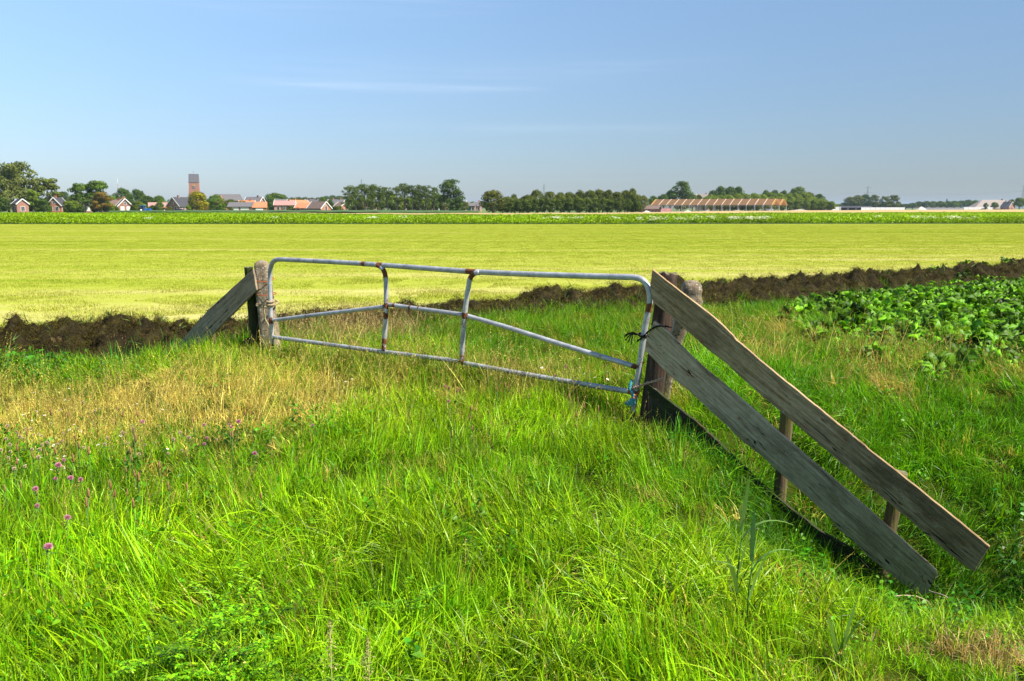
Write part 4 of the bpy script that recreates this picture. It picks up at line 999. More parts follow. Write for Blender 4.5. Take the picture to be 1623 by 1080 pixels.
def plant_at(proto, first, px, py, hh, label, cat, group, sc):
    # the flower head shows at px, py: find the ground under it
    z = 0.0
    for _ in range(6):
        p = gp(px, py, z + hh * sc); z = float(terr(p.x, p.y))
    o = proto if first else copy_tree(proto)
    o.location = (p.x, p.y, z); o.rotation_euler = (random.gauss(0, .06 if cat != 'daisy' else .3), random.gauss(0, .06 if cat != 'daisy' else .3), random.uniform(0, 6)); q_ = random.uniform(.8, 1.2); o.scale = (sc * q_, sc * q_, sc * random.uniform(.95, 1.05))
    return tag(o, label, cat, group)
pf = flower_proto('clover'); first = True
CL = [(69, 871, 1.12, 'largest pink clover flower, low on the left edge of the grass'), (98, 827, .95, 'pink clover flower just above the largest one at the left'), (232, 670, 1.0, 'pink clover flower on the upper rim of the dry patch'), (376, 672, 1.05, 'pink clover flower at the right end of the loose row'), (83, 742, 1.1, 0), (103, 730, .8, 0), (91, 762, .8, 0), (60, 779, .95, 0), (57, 804, .9, 0), (111, 758, 1.0, 0), (119, 760, .9, 0), (323, 694, .8, 0), (326, 705, .8, 0), (363, 675, .75, 0), (365, 678, .7, 0), (396, 723, .9, 0), (326, 674, .75, 0), (703, 614, .9, 0), (711, 617, .85, 0), (722, 619, .8, 0), (711, 637, .8, 0), (897, 584, .95, 0), (909, 586, .7, 0), (881, 595, .8, 0), (492, 675, .8, 0)]
for px, py, s, lab in CL:
    if not lab: lab = 'small pink clover flower in the grass at the left' if px < 500 else 'small pink clover flower close to the gate bottom rail'
    plant_at(pf, first, px, py, .262, lab, 'flower', 'pink clover flowers in the grass', s * .9); first = False
M_pink = plain('clover_cream', (.62, .50, .36), .8, 0, .3, 200); pf = flower_proto('clover'); pf.name = 'white_clover'; first = True
WC = [(152, 649), (149, 655), (208, 676), (208, 682), (253, 676), (49, 691), (66, 694), (31, 690), (17, 694), (77, 703), (65, 712), (95, 704), (48, 713), (61, 724), (128, 687), (169, 698), (196, 688), (205, 702), (224, 705), (96, 653), (86, 672), (343, 697), (335, 664), (134, 638), (75, 702), (3, 717), (14, 727), (50, 712), (71, 705), (31, 741), (24, 746)]
for _ in range(26): WC.append((random.uniform(0, 300), random.uniform(672, 722)))
for px, py in WC:
    plant_at(pf, first, px, py, .262, 'cream clover head gone brownish at the lower rim of the dry patch', 'clover', 'cream clover heads in the grass', random.uniform(.5, .8)); first = False
pf = flower_proto('daisy'); first = True
DZ = [(3, 602), (3, 606), (33, 623), (42, 621), (61, 619), (91, 615), (97, 612), (102, 622), (149, 609), (150, 616), (185, 596), (260, 628), (266, 622), (268, 630), (272, 627), (275, 640), (253, 649), (345, 583), (350, 590), (394, 601), (405, 600), (363, 586), (123, 675), (143, 690), (178, 683), (204, 676), (68, 657), (35, 654), (546, 588), (552, 601), (560, 596), (541, 604), (925, 581), (928, 583), (939, 586), (946, 593), (951, 596), (962, 591), (965, 590), (872, 570), (866, 573), (1216, 497), (1228, 500), (1222, 504)]
for px, py in DZ:
    lab = 'tiny white daisy in the dry golden grass' if px < 600 else ('tiny white daisy behind the gate beside its right end' if px < 1000 else 'tiny white daisy in the grass beyond the sloping boards')
    plant_at(pf, first, px, py, .22, lab, 'daisy', 'white daisies in the grass', random.uniform(.65, 1.0)); first = False
for _ in range(46):
    px, py = random.choice(((random.uniform(10, 340), random.uniform(650, 715)), (random.uniform(10, 130), random.uniform(690, 745)), (random.uniform(20, 400), random.uniform(600, 700))))
    plant_at(pf, False, px, py, .22, 'tiny white daisy in the dry golden grass', 'daisy', 'white daisies in the grass', random.uniform(.55, .85))
pf = flower_proto('seed'); first = True
for k in range(70):
    px, py = (random.uniform(0, 420), random.uniform(640, 800)) if k < 46 else (random.uniform(700, 960), random.uniform(600, 690))
    lab = 'brown plantain seed head in the grass at the left' if k < 46 else 'brown plantain seed head in front of the gate'
    plant_at(pf, first, px, py, .25, lab, 'seed head', 'brown plantain seed heads', random.uniform(.8, 1.25)); first = False

# reeds lower right
M_reed = leaf_material('reed_leaf', 'fixed', .15, .35, .5, .2, base_col=(.17, .31, .07, 1))
def reed(px, py, Y, leafs, label, hgt):
    base = atY(px, py, Y); base.z = float(terr(base.x, base.y)); r = empty('reed', base)
    tag(r, label, 'reed', 'reeds at the lower right')
    mb = MB(); mb.tube([(0, 0, -.02), (.005, .01, hgt * .5), (.02, 0, hgt)], [.004, .0035, .002], 6); mb.build('stem', M_stem, r, True)
    for (h, dx, dy, L, w, dr) in leafs:
        V = []; fs = []; d = Vector((dx, dy, 0)); d.normalize(); s = Vector((-d.y, d.x, 0)); s = (s + Vector((.3, .3, .0))).normalized()
        for i in range(11):
            t = i / 10; c = Vector((.01 * h / hgt, 0, h)) + d * (L * (dr * t * t + .22 * t)) + Vector((0, 0, 1)) * L * (t * (1 - .25 * dr) - dr * .75 * t ** 3)
            ww = 1.7 * w * math.sin(math.pi * min(.98, .12 + .88 * t)) ** .6 * (1 - .4 * t) * .5
            V += [c - s * ww, c + Vector((0, 0, -.002)), c + s * ww]
        for i in range(10):
            b = i * 3; fs += [(b, b + 1, b + 4, b + 3), (b + 1, b + 2, b + 5, b + 4)]
        me = mesh_np('leaf', np.array([tuple(v) for v in V]), np.array(fs), [M_reed], True, {'var': np.full(len(V), random.random())}); link('leaf', me, r)
    return r
reed(1162, 1065, 3.35, [(.14, -.5, -.3, .22, .016, .15), (.22, .4, .1, .24, .018, .05), (.30, -.4, .2, .22, .016, .25), (.34, .7, .1, .24, .015, .7), (.40, .1, .1, .22, .018, .02)], 'tall reed with broad blue green blades, leftmost at the lower right', .46)
reed(1180, 1078, 3.25, [(.16, .3, -.3, .26, .018, .1), (.26, .6, .1, .22, .014, .6), (.2, -.6, .2, .2, .014, .5), (.32, .1, .3, .2, .016, .05)], 'reed with an arching blade just right of the tallest reed', .40)
reed(1325, 1120, 3.0, [(.04, -.2, 0, .2, .018, .05), (.06, .3, .1, .24, .018, .05), (.05, .9, .2, .22, .012, .25)], 'short stiff reed at the bottom edge of the picture', .16)
# dry stems across the lower right
M_dry = plain('dry_stem', (.46, .36, .24), .8, 0, .25, 60)
def stemthing(name, pts, rad, label, cat, mat=M_dry):
    w = smoothcurve([atY(*p) for p in pts], 10); mb = MB(); mb.tube(w, [rad * (1 - .5 * i / len(w)) for i in range(len(w))], 6)
    return tag(mb.build(name, mat, None, True, loc=w[0]), label, cat)
stemthing('dry_stem', [(1310, 990, 4.3), (1350, 968, 4.5), (1400, 949, 4.7), (1440, 944, 4.8), (1468, 952, 4.8), (1478, 965, 4.8)], .0042, 'dry straw stem arching left below the end of the lower board', 'dry stem')
stemthing('dry_stem', [(1472, 937, 5.2), (1502, 948, 5.0), (1530, 978, 4.8), (1556, 1003, 4.6)], .0055, 'pale dry stem running down right from the end of the lower board', 'dry stem')
stemthing('dry_stem', [(1565, 1010, 4.0), (1590, 1035, 3.9), (1625, 1060, 3.8)], .006, 'dry straw stem in the parched patch at the bottom right corner', 'dry stem')
M_stalk = plain('grass_stalk', (.33, .34, .09), .7, 0, .3, 60)
def stalk(px, topy, Y, label):
    b = atY(px, 1100, Y); b.z = float(terr(b.x, b.y)); t = atY(px + 5, topy, Y); r = empty('grass_stalk', b); tag(r, label, 'grass stalk', 'tall seed stalks at the front')
    mb = MB(); mb.tube([Vector((0, 0, 0)), (t - b) * .5 + Vector((.008, 0, 0)), t - b], [.0028, .0022, .0012], 6); mb.build('stem', M_stalk, r, True)
    V = []; C = []
    for i in range(150):
        q = random.random(); C.append(tuple((t - b) * (.62 + .4 * q) + Vector((random.gauss(0, .010), random.gauss(0, .010), 0)) * (1.2 - q)))
    V, Fq, a = leaves(np.array(C), .012, .1, 3, .2, .35); link('seed_head', mesh_np('seed_head', V, Fq, [M_stalk2], True, {'var': a}), r)
M_stalk2 = leaf_material('seed_husks', 'fixed', .3, .3, .8, .1, base_col=(.45, .40, .16, 1))
stalk(518, 985, 2.55, 'tall greenish seed stalk rising from the bottom edge, left of its neighbour')
stalk(578, 1012, 2.6, 'shorter tall seed stalk at the bottom edge, right of its neighbour')
# ---------------------------------------------------------------- background: trees
M_crown = leaf_material('tree_leaves', 'object', .45, .25, .6, .15, hue=.012)
M_bark = plain('bark', (.10, .08, .06), .9, 0, .3, 2)
def crown_mesh(kind, seed):
    """unit tree: height 1, width 1; returns crown mesh and trunk mesh"""
    r = np.random.default_rng(seed); lobes = []
    if kind == 'round':
        lobes.append((0, 0, .54, .40, .36))
        for _ in range(20):
            a = r.uniform(0, 6.28); e = r.uniform(-.5, 1.45); lobes.append((.31 * math.cos(a) * math.cos(e), .31 * math.sin(a) * math.cos(e), .53 + .31 * math.sin(e), r.uniform(.12, .19), r.uniform(.10, .16)))
        nl, sz, tz = 3300, .050, .3
    elif kind == 'tall':                                  # big loose tree
        for _ in range(52):
            t = r.uniform(0, 1); a = r.uniform(0, 6.28); q = (.38 * math.sin(math.pi * (.16 + .76 * t)) ** .6) * r.uniform(.25, 1)
            lobes.append((q * math.cos(a), q * math.sin(a), .10 + .82 * t, r.uniform(.10, .18), r.uniform(.06, .10)))
        nl, sz, tz = 4200, .045, .5
    elif kind == 'loose':                                 # open crown with gaps
        for _ in range(34):
            t = r.uniform(0, 1); a = r.uniform(0, 6.28); q = .42 * math.sin(math.pi * (.2 + .7 * t)) ** .6 * r.uniform(.25, 1)
            lobes.append((q * math.cos(a), q * math.sin(a), .22 + .70 * t, r.uniform(.09, .17), r.uniform(.06, .10)))
        nl, sz, tz = 3400, .05, .6
    elif kind == 'poplar':
        for _ in range(32):
            t = r.uniform(0, 1) ** .8; a = r.uniform(0, 6.28); q = .36 * math.sin(math.pi * (.12 + .8 * t)) ** .5 * r.uniform(.2, 1)
            lobes.append((q * math.cos(a), q * math.sin(a), .22 + .72 * t, r.uniform(.10, .20), r.uniform(.035, .075)))
        nl, sz, tz = 1700, .042, .75
    elif kind == 'cone':
        for _ in range(16):
            t = r.uniform(0, 1); a = r.uniform(0, 6.28); q = .38 * (1 - t) * r.uniform(.2, 1); lobes.append((q * math.cos(a), q * math.sin(a), .08 + .84 * t, .10 + .12 * (1 - t), .09))
        nl, sz, tz = 900, .06, .2
    else:                                                 # bush: foliage down to the ground
        lobes.append((0, 0, .42, .38, .40))
        for _ in range(16):
            a = r.uniform(0, 6.28); e = r.uniform(-.9, 1.4); lobes.append((.30 * math.cos(a) * math.cos(e), .30 * math.sin(a) * math.cos(e), .46 + .38 * math.sin(e), r.uniform(.12, .20), r.uniform(.12, .19)))
        nl, sz, tz = 2600, .062, .1
    w = np.array([l[3] ** 2 for l in lobes]); w /= w.sum(); ch = r.choice(len(lobes), nl, p=w); Lb = np.array(lobes)[ch]
    d = r.normal(0, 1, (nl, 3)); d /= np.linalg.norm(d, axis=1)[:, None]; q = r.uniform(.35, 1.06, nl) ** .5
    C = Lb[:, :3] + d * np.stack([Lb[:, 3], Lb[:, 3], Lb[:, 4]], 1) * q[:, None]; C[:, 2] = np.clip(C[:, 2], .02, 1.02)
    V, Fq, a = leaves(C, sz, .25, seed, .3, .8, 0, N=d); lv = r.uniform(-.18, .18, len(lobes))[ch]
    a = np.clip(a * .7 + .15 + np.repeat(lv, 5), 0, 1)
    cm_ = mesh_np('crown', V, Fq, [M_crown], False, {'var': a})
    mb = MB(); mb.tube([(0, 0, -.01), (.01, 0, tz * .5), (0, .01, tz)], [.035, .026, .014], 8)
    for i in range(7):
        L = Lb[r.integers(0, nl)]; z0 = tz * r.uniform(.45, .95); mb.tube([(0, 0, z0), (L[0] * .55, L[1] * .55, z0 + (L[2] - z0) * .5), (L[0], L[1], L[2])], [.013, .009, .004], 5)
    me = bpy.data.meshes.new('trunk'); me.from_pydata(mb.v, [], mb.f); me.materials.append(M_bark); me.update()
    return cm_, me
PROT = {k: [crown_mesh(k, 1000 + 10 * j + i) for i in range(c)] for j, (k, c) in enumerate((('round', 4), ('tall', 3), ('loose', 3), ('poplar', 4), ('cone', 1), ('bush', 3)))}
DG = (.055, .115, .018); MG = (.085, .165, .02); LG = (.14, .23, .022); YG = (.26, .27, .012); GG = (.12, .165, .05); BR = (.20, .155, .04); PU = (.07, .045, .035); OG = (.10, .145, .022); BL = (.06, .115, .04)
HOR = 330.0
def tree(px, top, wpx, kind, Y, col, label, group='trees along the horizon', name='tree', sq=1.0):
    pt = atY(px, top, Y); H = pt.z; W = wpx / F * Y
    o = empty(name, (pt.x, Y, 0), random.uniform(0, 6.28)); tag(o, label, 'bush' if kind == 'bush' else 'tree', group)
    cmx, tmx = random.choice(PROT[kind]); o.scale = (W, W, H)
    c = link('crown', cmx, o); j = random.uniform(.85, 1.15); c.color = (col[0] * j * 1.15, col[1] * j, col[2] * j * .6, 1)
    link('trunk', tmx, o); return o
T = [
 (8, 257, 62, 'tall', 330, GG, 'very tall grey green tree cut by the left edge of the picture'),
 (31, 254, 66, 'tall', 345, GG, 'tallest grey green tree at the left, standing over the small red house'),
 (-4, 312, 40, 'bush', 320, DG, 'dark shrub at the left edge beside the small red house'),
 (50, 299, 30, 'loose', 335, LG, 'light green small tree right of the tallest tree'),
 (73, 281, 48, 'loose', 350, OG, 'open crowned tree with two thin trunks left of the second house'),
 (98, 302, 34, 'round', 480, BL, 'dark tree behind the second house from the left'),
 (122, 289, 34, 'loose', 352, MG, 'open mid green tree in front of the striped house'),
 (149, 285, 60, 'loose', 345, MG, 'wide green tree spreading over the striped house'),
 (160, 304, 36, 'loose', 335, BR, 'brownish withered tree between the striped house and the white trimmed house'),
 (109, 318, 30, 'bush', 345, LG, 'light green bush between the second house and the striped house'),
 (193, 296, 34, 'round', 470, DG, 'dark round tree rising behind the white trimmed house'),
 (216, 298, 32, 'round', 460, DG, 'dark green tree directly right of the white trimmed house'),
 (234, 309, 30, 'round', 440, DG, 'low dark tree behind the blue tractor'),
 (251, 309, 28, 'round', 450, MG, 'dark rounded tree left of the brown roofed shed'),
 (243, 320, 12, 'cone', 400, MG, 'small conical tree beside the brown roofed shed'),
 (273, 315, 28, 'round', 600, LG, 'pale green tree far behind the copper coloured tree'),
 (290, 315, 26, 'round', 620, BL, 'far dark tree left of the church tower'),
 (275, 319, 15, 'round', 385, PU, 'small copper coloured tree in front of the farmhouse'),
 (312, 302, 38, 'bush', 340, YG, 'yellow green rounded tree below the church tower'),
 (326, 321, 12, 'bush', 345, BR, 'small brown bush right of the yellow green tree'),
 (342, 307, 32, 'round', 440, MG, 'mid green tree between the church tower and the church roof'),
 (344, 317, 22, 'bush', 420, OG, 'olive green bush below the church roof'),
 (365, 315, 26, 'round', 430, OG, 'olive green tree covering the left part of the church roof'),
 (384, 317, 26, 'round', 430, GG, 'grey green tree right of the church roof'),
 (402, 315, 22, 'round', 520, LG, 'pale tree above the orange roofs'),
 (418, 314, 24, 'round', 560, MG, 'green tree left of the big dome shaped tree'),
 (436, 304, 46, 'round', 540, MG, 'big dome shaped tree in the middle of the village'),
 (452, 313, 26, 'round', 530, DG, 'dark tree at the right side of the dome shaped tree'),
 (431, 319, 22, 'bush', 430, DG, 'dark bush in front of the dome shaped tree'),
 (447, 326, 7, 'cone', 400, DG, 'tiny dark conical tree before the grey roofs'),
 (462, 326, 22, 'bush', 405, OG, 'olive bush left of the orange roofs'),
 (421, 324, 12, 'bush', 405, MG, 'green bush right of the orange roofed barn'),
 (487, 328, 6, 'bush', 395, MG, 'tiny bush in front of the orange roofs'),
 (511, 311, 18, 'round', 450, MG, 'pointed green tree behind the brown roofed house'),
 (520, 322, 9, 'cone', 400, DG, 'dark conical tree right of the brown roofed house'),
 (535, 326, 24, 'bush', 405, OG, 'olive bush below the grey roofs'),
 (524, 315, 12, 'round', 460, DG, 'small dark tree left of the grey roofs')]
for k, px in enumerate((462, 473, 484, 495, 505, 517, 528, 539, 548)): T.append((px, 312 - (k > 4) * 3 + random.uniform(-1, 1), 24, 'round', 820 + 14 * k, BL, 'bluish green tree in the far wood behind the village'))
for k, px in enumerate((551, 563, 577, 590, 601, 613, 628, 641, 653, 664, 675, 687)): T.append((px, (293, 293, 291, 290, 293, 296, 294, 290, 293, 292, 293, 296)[k], 31, 'poplar', 350 + 3 * (k % 4), (.075, .125, .028), 'slender poplar with a ragged top in the long poplar row'))
for k, px in enumerate((556, 572, 589, 604, 620, 634, 648, 661, 676, 692, 703)): T.append((px, 307 + random.uniform(-3, 5), 23, 'bush', 365, (MG, OG, LG)[k % 3] if k not in (3, 4) else LG, 'undergrowth bush beneath the poplar row'))
T += [(714, 283, 50, 'tall', 335, (.065, .125, .025), 'large full poplar ending the poplar row on its right'),
 (735, 318, 22, 'bush', 380, OG, 'olive bush right of the large poplar'), (749, 319, 22, 'round', 600, OG, 'far olive tree left of the dark round tree'), (762, 318, 20, 'round', 620, BL, 'far bluish tree beside the dark round tree'),
 (740, 319, 16, 'round', 640, BL, 'far small tree right of the large poplar'),
 (781, 300, 46, 'bush', 300, (.10, .125, .016), 'dark olive round tree standing alone left of the long wood')]
tops = [(803, 309), (816, 307), (829, 311), (838, 309), (851, 301), (871, 301), (888, 303), (903, 303), (919, 302), (935, 299), (950, 300), (964, 299), (979, 302), (991, 300), (1004, 297)]
for px, t_ in tops: T.append((px, t_ + random.uniform(-2, 1.5), random.uniform(25, 36), 'round' if px > 840 and random.random() < .7 else 'bush', 310 + random.uniform(-5, 8), (.09, .13, .018), 'olive green tree in the long dense wood left of the barn frame'))
for k in range(17): T.append((797 + 13.2 * k, 313 + random.uniform(-2, 2), 26, 'bush', 303, (.08, .125, .018), 'low leafy tree along the foot of the long dense wood'))
T += [(1020, 308, 20, 'round', 320, GG, 'pale grey green tree at the right end of the long wood'),
 (1036, 309, 24, 'round', 470, MG, 'mid green tree left behind the barn frame'), (1052, 306, 24, 'round', 480, DG, 'dark tree behind the left end of the barn frame'), (1063, 299, 24, 'round', 500, DG, 'dark tree left of the big tree behind the barn frame'),
 (1081, 286, 44, 'tall', 495, (.065, .125, .026), 'big tall tree behind the left half of the barn frame'), (1098, 307, 24, 'round', 505, MG, 'green tree right of the big tall tree'), (1108, 307, 18, 'round', 520, OG, 'small tree left of the grey farm roof'), (1122, 310, 26, 'round', 495, LG, 'light green tree below the grey farm roof'),
 (1131, 300, 24, 'round', 540, DG, 'dark tree right of the grey farm roof'), (1144, 293, 30, 'round', 545, DG, 'first of three dark domed trees behind the barn frame'), (1158, 294, 26, 'round', 545, DG, 'middle of three dark domed trees behind the barn frame'), (1171, 294, 28, 'round', 550, DG, 'last of three dark domed trees behind the barn frame'),
 (1214, 300, 18, 'round', 600, DG, 'small dark tree above the pale tree belt'), (1228, 299, 20, 'round', 600, DG, 'second small dark tree above the pale tree belt'), (1243, 300, 20, 'round', 600, DG, 'third small dark tree left of the biggest crown'),
 (1266, 294, 40, 'round', 590, (.07, .13, .02), 'biggest domed tree at the right behind the barn frame'), (1284, 303, 26, 'round', 560, OG, 'yellowish tree right of the biggest domed tree'), (1298, 306, 26, 'round', 570, DG, 'dark tree ending the wood on the right'), (1312, 319, 18, 'round', 600, OG, 'small tree after the right end of the wood'), (1323, 323, 16, 'bush', 620, LG, 'low bush right of the wood')]
for k in range(14): T.append((1128 + 13.5 * k, (304 if 1190 < 1128 + 13.5 * k < 1290 else 306) + random.uniform(-1, 2) + max(0, k - 11) * 4, 28, 'round', 500 + k * 4, (.13, .21, .02), 'light green tree in the belt directly behind the barn frame'))
for k in range(16): T.append((1122 + 13 * k, 317 + random.uniform(-1, 1.5), 22, 'bush', 520, (.10, .17, .02), 'bush at the foot of the belt behind the barn frame'))
T += [(1349, 311, 28, 'round', 900, GG, 'left bluish tree below the big pylon'), (1360, 308, 26, 'round', 900, GG, 'tree just left of the big pylon'), (1372, 307, 22, 'round', 900, BL, 'round bluish tree in front of the big pylon'), (1386, 308, 26, 'tall', 900, GG, 'tree just right of the big pylon'),
 (1405, 311, 24, 'loose', 820, GG, 'left of two feathery trees above the white walls'), (1417, 309, 24, 'loose', 820, GG, 'right of two feathery trees above the white walls'),
 (1501, 314, 7, 'cone', 1000, DG, 'narrow dark tree sticking up from the far wood'), (1563, 321, 9, 'round', 700, DG, 'left tree in front of the big barn roof'), (1577, 320, 15, 'round', 700, MG, 'right tree in front of the big barn roof'),
 (1594, 324, 9, 'bush', 650, DG, 'small bush right of the big barn roof'), (1604, 315, 16, 'round', 640, MG, 'tree second from the right edge'), (1617, 312, 22, 'round', 630, MG, 'tree at the right edge below the second pylon'), (1632, 311, 22, 'round', 630, DG, 'tree cut by the right edge of the picture')]
for k, px in enumerate(range(1326, 1600, 11)):
    t_ = np.interp(px, [1326, 1345, 1400, 1440, 1455, 1500, 1530, 1560, 1600], [322, 320, 320, 322, 318, 317, 316, 318, 319])
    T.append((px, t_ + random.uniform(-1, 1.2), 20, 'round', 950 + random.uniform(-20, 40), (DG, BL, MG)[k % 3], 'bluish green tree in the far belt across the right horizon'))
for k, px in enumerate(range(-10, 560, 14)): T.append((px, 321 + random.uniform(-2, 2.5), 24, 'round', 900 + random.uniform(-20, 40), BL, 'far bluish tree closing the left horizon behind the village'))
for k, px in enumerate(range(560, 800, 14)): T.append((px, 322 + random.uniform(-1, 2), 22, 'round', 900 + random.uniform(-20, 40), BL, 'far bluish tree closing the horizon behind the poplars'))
for k, px in enumerate(range(48, 268, 13)): T.append((px, 314 + random.uniform(-3, 4), 24, 'bush', 425 + random.uniform(-10, 20), (DG, MG, OG)[k % 3], 'dark bushy tree in the belt directly behind the brick houses on the left'))
for k, px in enumerate(range(330, 548, 13)): T.append((px, 316 + random.uniform(-2, 3), 28, 'bush', 560 + random.uniform(-10, 30), (DG, MG, OG)[k % 3], 'bushy tree in the belt behind the orange roofs of the village'))
for k, (px, t_, w_) in enumerate(((44, 318, 20), (60, 322, 22), (68, 314, 26), (78, 326, 10), (107, 321, 18), (117, 317, 24), (128, 324, 12), (148, 322, 14), (166, 316, 22), (176, 322, 18), (186, 329, 9), (209, 326, 10), (216, 318, 20), (226, 322, 16), (241, 325, 14), (252, 319, 16), (268, 327, 12), (300, 324, 14), (338, 325, 16), (352, 322, 18), (366, 328, 10))):
    T.append((px, t_, w_, 'bush', 338, (OG, LG, DG, MG)[k % 4], 'garden bush half hiding the brick houses on the left'))
for k, px in enumerate((-190, -165, -140, -118, -95, -72, -50, -30, 1650, 1668, 1690, 1712, 1735, 1760)): T.append((px, 300 + random.uniform(-8, 10), 40, ('round', 'tall')[k % 2], 420 if px < 0 else 640, (DG, MG)[k % 2], 'tree standing beyond the edge of the picture'))
names = {'round': 'tree', 'tall': 'tall_tree', 'loose': 'open_tree', 'poplar': 'poplar_tree', 'cone': 'conical_tree', 'bush': 'bush'}
from collections import Counter
cnt = Counter(t[6] for t in T)
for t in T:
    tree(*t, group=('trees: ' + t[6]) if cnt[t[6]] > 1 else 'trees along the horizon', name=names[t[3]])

# ---------------------------------------------------------------- houses
def brick(name, c, c2=None):
    n = NT(name); v = n.coord('Object', (1, 1, 1)); nz = n.noise(v, 2.5, 6, .7)
    n.color(n.ramp(nz, [(.3, tuple(x * .8 for x in c)), (.7, tuple(x * 1.15 for x in c))])); n.rough(.9); n.b.inputs['Specular IOR Level'].default_value = .2; return n.mat
def tiles(name, c):
    n = NT(name); v = n.coord('Object'); wv = n.n('ShaderNodeTexWave', _wave_type='BANDS', _bands_direction='Z'); wv.inputs['Scale'].default_value = 3.2; wv.inputs['Distortion'].default_value = .6; n.l(v, wv.inputs['Vector'])
    nz = n.noise(v, 1.6, 6, .7); k = n.math('ADD', n.math('MULTIPLY', nz, .75), n.math('MULTIPLY', wv.outputs['Fac'], .25))
    n.color(n.ramp(k, [(.3, tuple(x * .75 for x in c)), (.7, tuple(x * 1.2 for x in c))])); n.rough(.8); n.bump(wv.outputs['Fac'], .5, .05); return n.mat
RED = brick('red_brick', (.36, .18, .14)); ORB = brick('orange_brick', (.42, .18, .11)); BRB = brick('brown_brick', (.22, .09, .06)); PKB = brick('pale_brick', (.50, .27, .21)); BLK_ = brick('tarred_board', (.02, .02, .022)); WHW = brick('white_wall', (.75, .73, .69))
TO = tiles('orange_tiles', (.52, .19, .085)); TB = tiles('brown_tiles', (.17, .115, .09)); TG = tiles('grey_tiles', (.14, .13, .135)); TD = tiles('dark_tiles', (.05, .05, .06)); TP = tiles('pink_tiles', (.40, .22, .19)); TT = tiles('thatch_grey', (.30, .25, .22))
M_wht = plain('white_paint', (.80, .79, .76), .5, 0, .04, 3); M_glass = plain('window_glass', (.03, .035, .045), .12, 0, .2, 3); M_door = plain('door_green', (.05, .10, .07), .5)
def house(name, px, Y, yaw, W, Lh, he, hr, wm_, rm_, label, cat='house', gw=2, sw=3, chim=1, trim=True, door=True, stripes=False, wfill=None, gwm=None, group=None):
    """gable width W along local x, ridge along local y (length Lh); the gable at -y faces the camera when yaw = 0"""
    p = atY(px, HOR, Y); o = empty(name, (p.x, Y, 0), R(yaw) + math.atan((CX - px) / F)); tag(o, label, cat, group)
    w = W / 2; l = Lh / 2; mb = MB()
    vs = []; 
    for y in (-l, l): vs += [(-w, y, -.2), (w, y, -.2), (w, y, he), (0, y, hr), (-w, y, he)]
    mb.add(vs, [(0, 1, 2, 3, 4)], 1 if gwm else 0); mb.add(vs, [(9, 8, 7, 6, 5)], 1 if gwm else 0); mb.add(vs, [(1, 6, 7, 2), (0, 4, 9, 5)], 0)
    wall = mb.build('wall', [wm_, gwm] if gwm else wm_, o)
    sl_ = (hr - he) / w; ov = .35; mb = MB()
    for s in (-1, 1):
        a = (s * (w + ov), he - sl_ * ov + .02); b = (0, hr + .02); th = .18
        vs = [(a[0], y, a[1] + z) for y in (-l - .3, l + .3) for z in (0, th)] + [(b[0], y, b[1] + z) for y in (-l - .3, l + .3) for z in (0, th)]
        mb.add(vs, [(0, 2, 6, 4), (1, 5, 7, 3), (0, 4, 5, 1), (2, 3, 7, 6), (0, 1, 3, 2), (4, 6, 7, 5)])
    roof = mb.build('roof', rm_, o)
    for k in range(chim):
        m = MB(); yy = (-l * .45, l * .5)[k % 2]; m.box(-.35, .35, yy - .35, yy + .35, hr - .4, hr + .8); m.box(-.42, .42, yy - .42, yy + .42, hr + .8, hr + .92); m.build('chimney', wm_, roof)
    if trim:
        m = MB()
        for y in (-l - .36, l + .36):
            for s in (-1, 1): m.bar((s * (w + ov), y, he - sl_ * ov + .1), (0, y, hr + .12), .10, .34)
        m.build('bargeboard', M_wht, o)
    def win(cx, cy, cz, ww, hh, face, big=False):
        m = MB(); d = .06
        if face == 'g': m.box(cx - ww / 2 - .1, cx + ww / 2 + .1, -l - d, -l + .02, cz - hh / 2 - .1, cz + hh / 2 + .1)
        else: m.box(face * w - (.02 if face > 0 else d), face * w + (d if face > 0 else .02), cy - ww / 2 - .1, cy + ww / 2 + .1, cz - hh / 2 - .1, cz + hh / 2 + .1)
        f = m.build('window', M_wht, o)
        if big: return
        for j in range(2):
            m = MB(); x0 = -ww / 2 + j * ww / 2 + .04; x1 = -ww / 2 + (j + 1) * ww / 2 - .04
            if face == 'g': m.box(cx + x0, cx + x1, -l - d - .02, -l, cz - hh / 2, cz + hh / 2)
            else: m.box(face * (w + d + .02) if face < 0 else w, face * w if face < 0 else w + d + .02, cy + x0, cy + x1, cz - hh / 2, cz + hh / 2)
            m.build('pane', M_glass, f)
    for k in range(gw):
        cx = (k - (gw - 1) / 2) * W / (gw + .4); win(cx, 0, 1.45, min(1.2, W / (gw + 1.4)), 1.5, 'g', wfill == 'g')
    if hr - he > 2 and gw: win(0, 0, he + (hr - he) * .35, .8, .9, 'g')
    for k in range(sw):
        cy = (k - (sw - 1) / 2) * Lh / (sw + .3)
        for s in (-1, 1): win(0, cy, he * .52, 1.0 if wfill != 's' else Lh / (sw + 1), min(1.3, he * .55), s, wfill == 's')
    if door:
        for s in (-1, 1):
            m = MB(); cy = Lh * .30; m.box(s * w - (.02 if s > 0 else .08), s * w + (.08 if s > 0 else .02), cy - .5, cy + .5, 0, 2.05); m.build('door', M_door, o)
    if stripes:
        m = MB()
        for z in (.5, 1.15, 1.8, 2.3):
            m.box(-w - .02, w + .02, -l - .025, -l + .01, z, z + .14)
        m.build('stone_band', M_wht, o)
    return o
m_ = 1 / F
house('brick_house', 32.5, 320, 14, 3.8, 6, 3.2, 4.8, RED, TD, 'small red brick house with white trim under the tallest trees', gw=1, sw=2, chim=0)
house('brick_house', 92, 345, -18, 5.2, 9, 2.7, 5.6, ORB, TD, 'orange brick house with a white trimmed gable and black roof', gw=2, sw=3, chim=1)
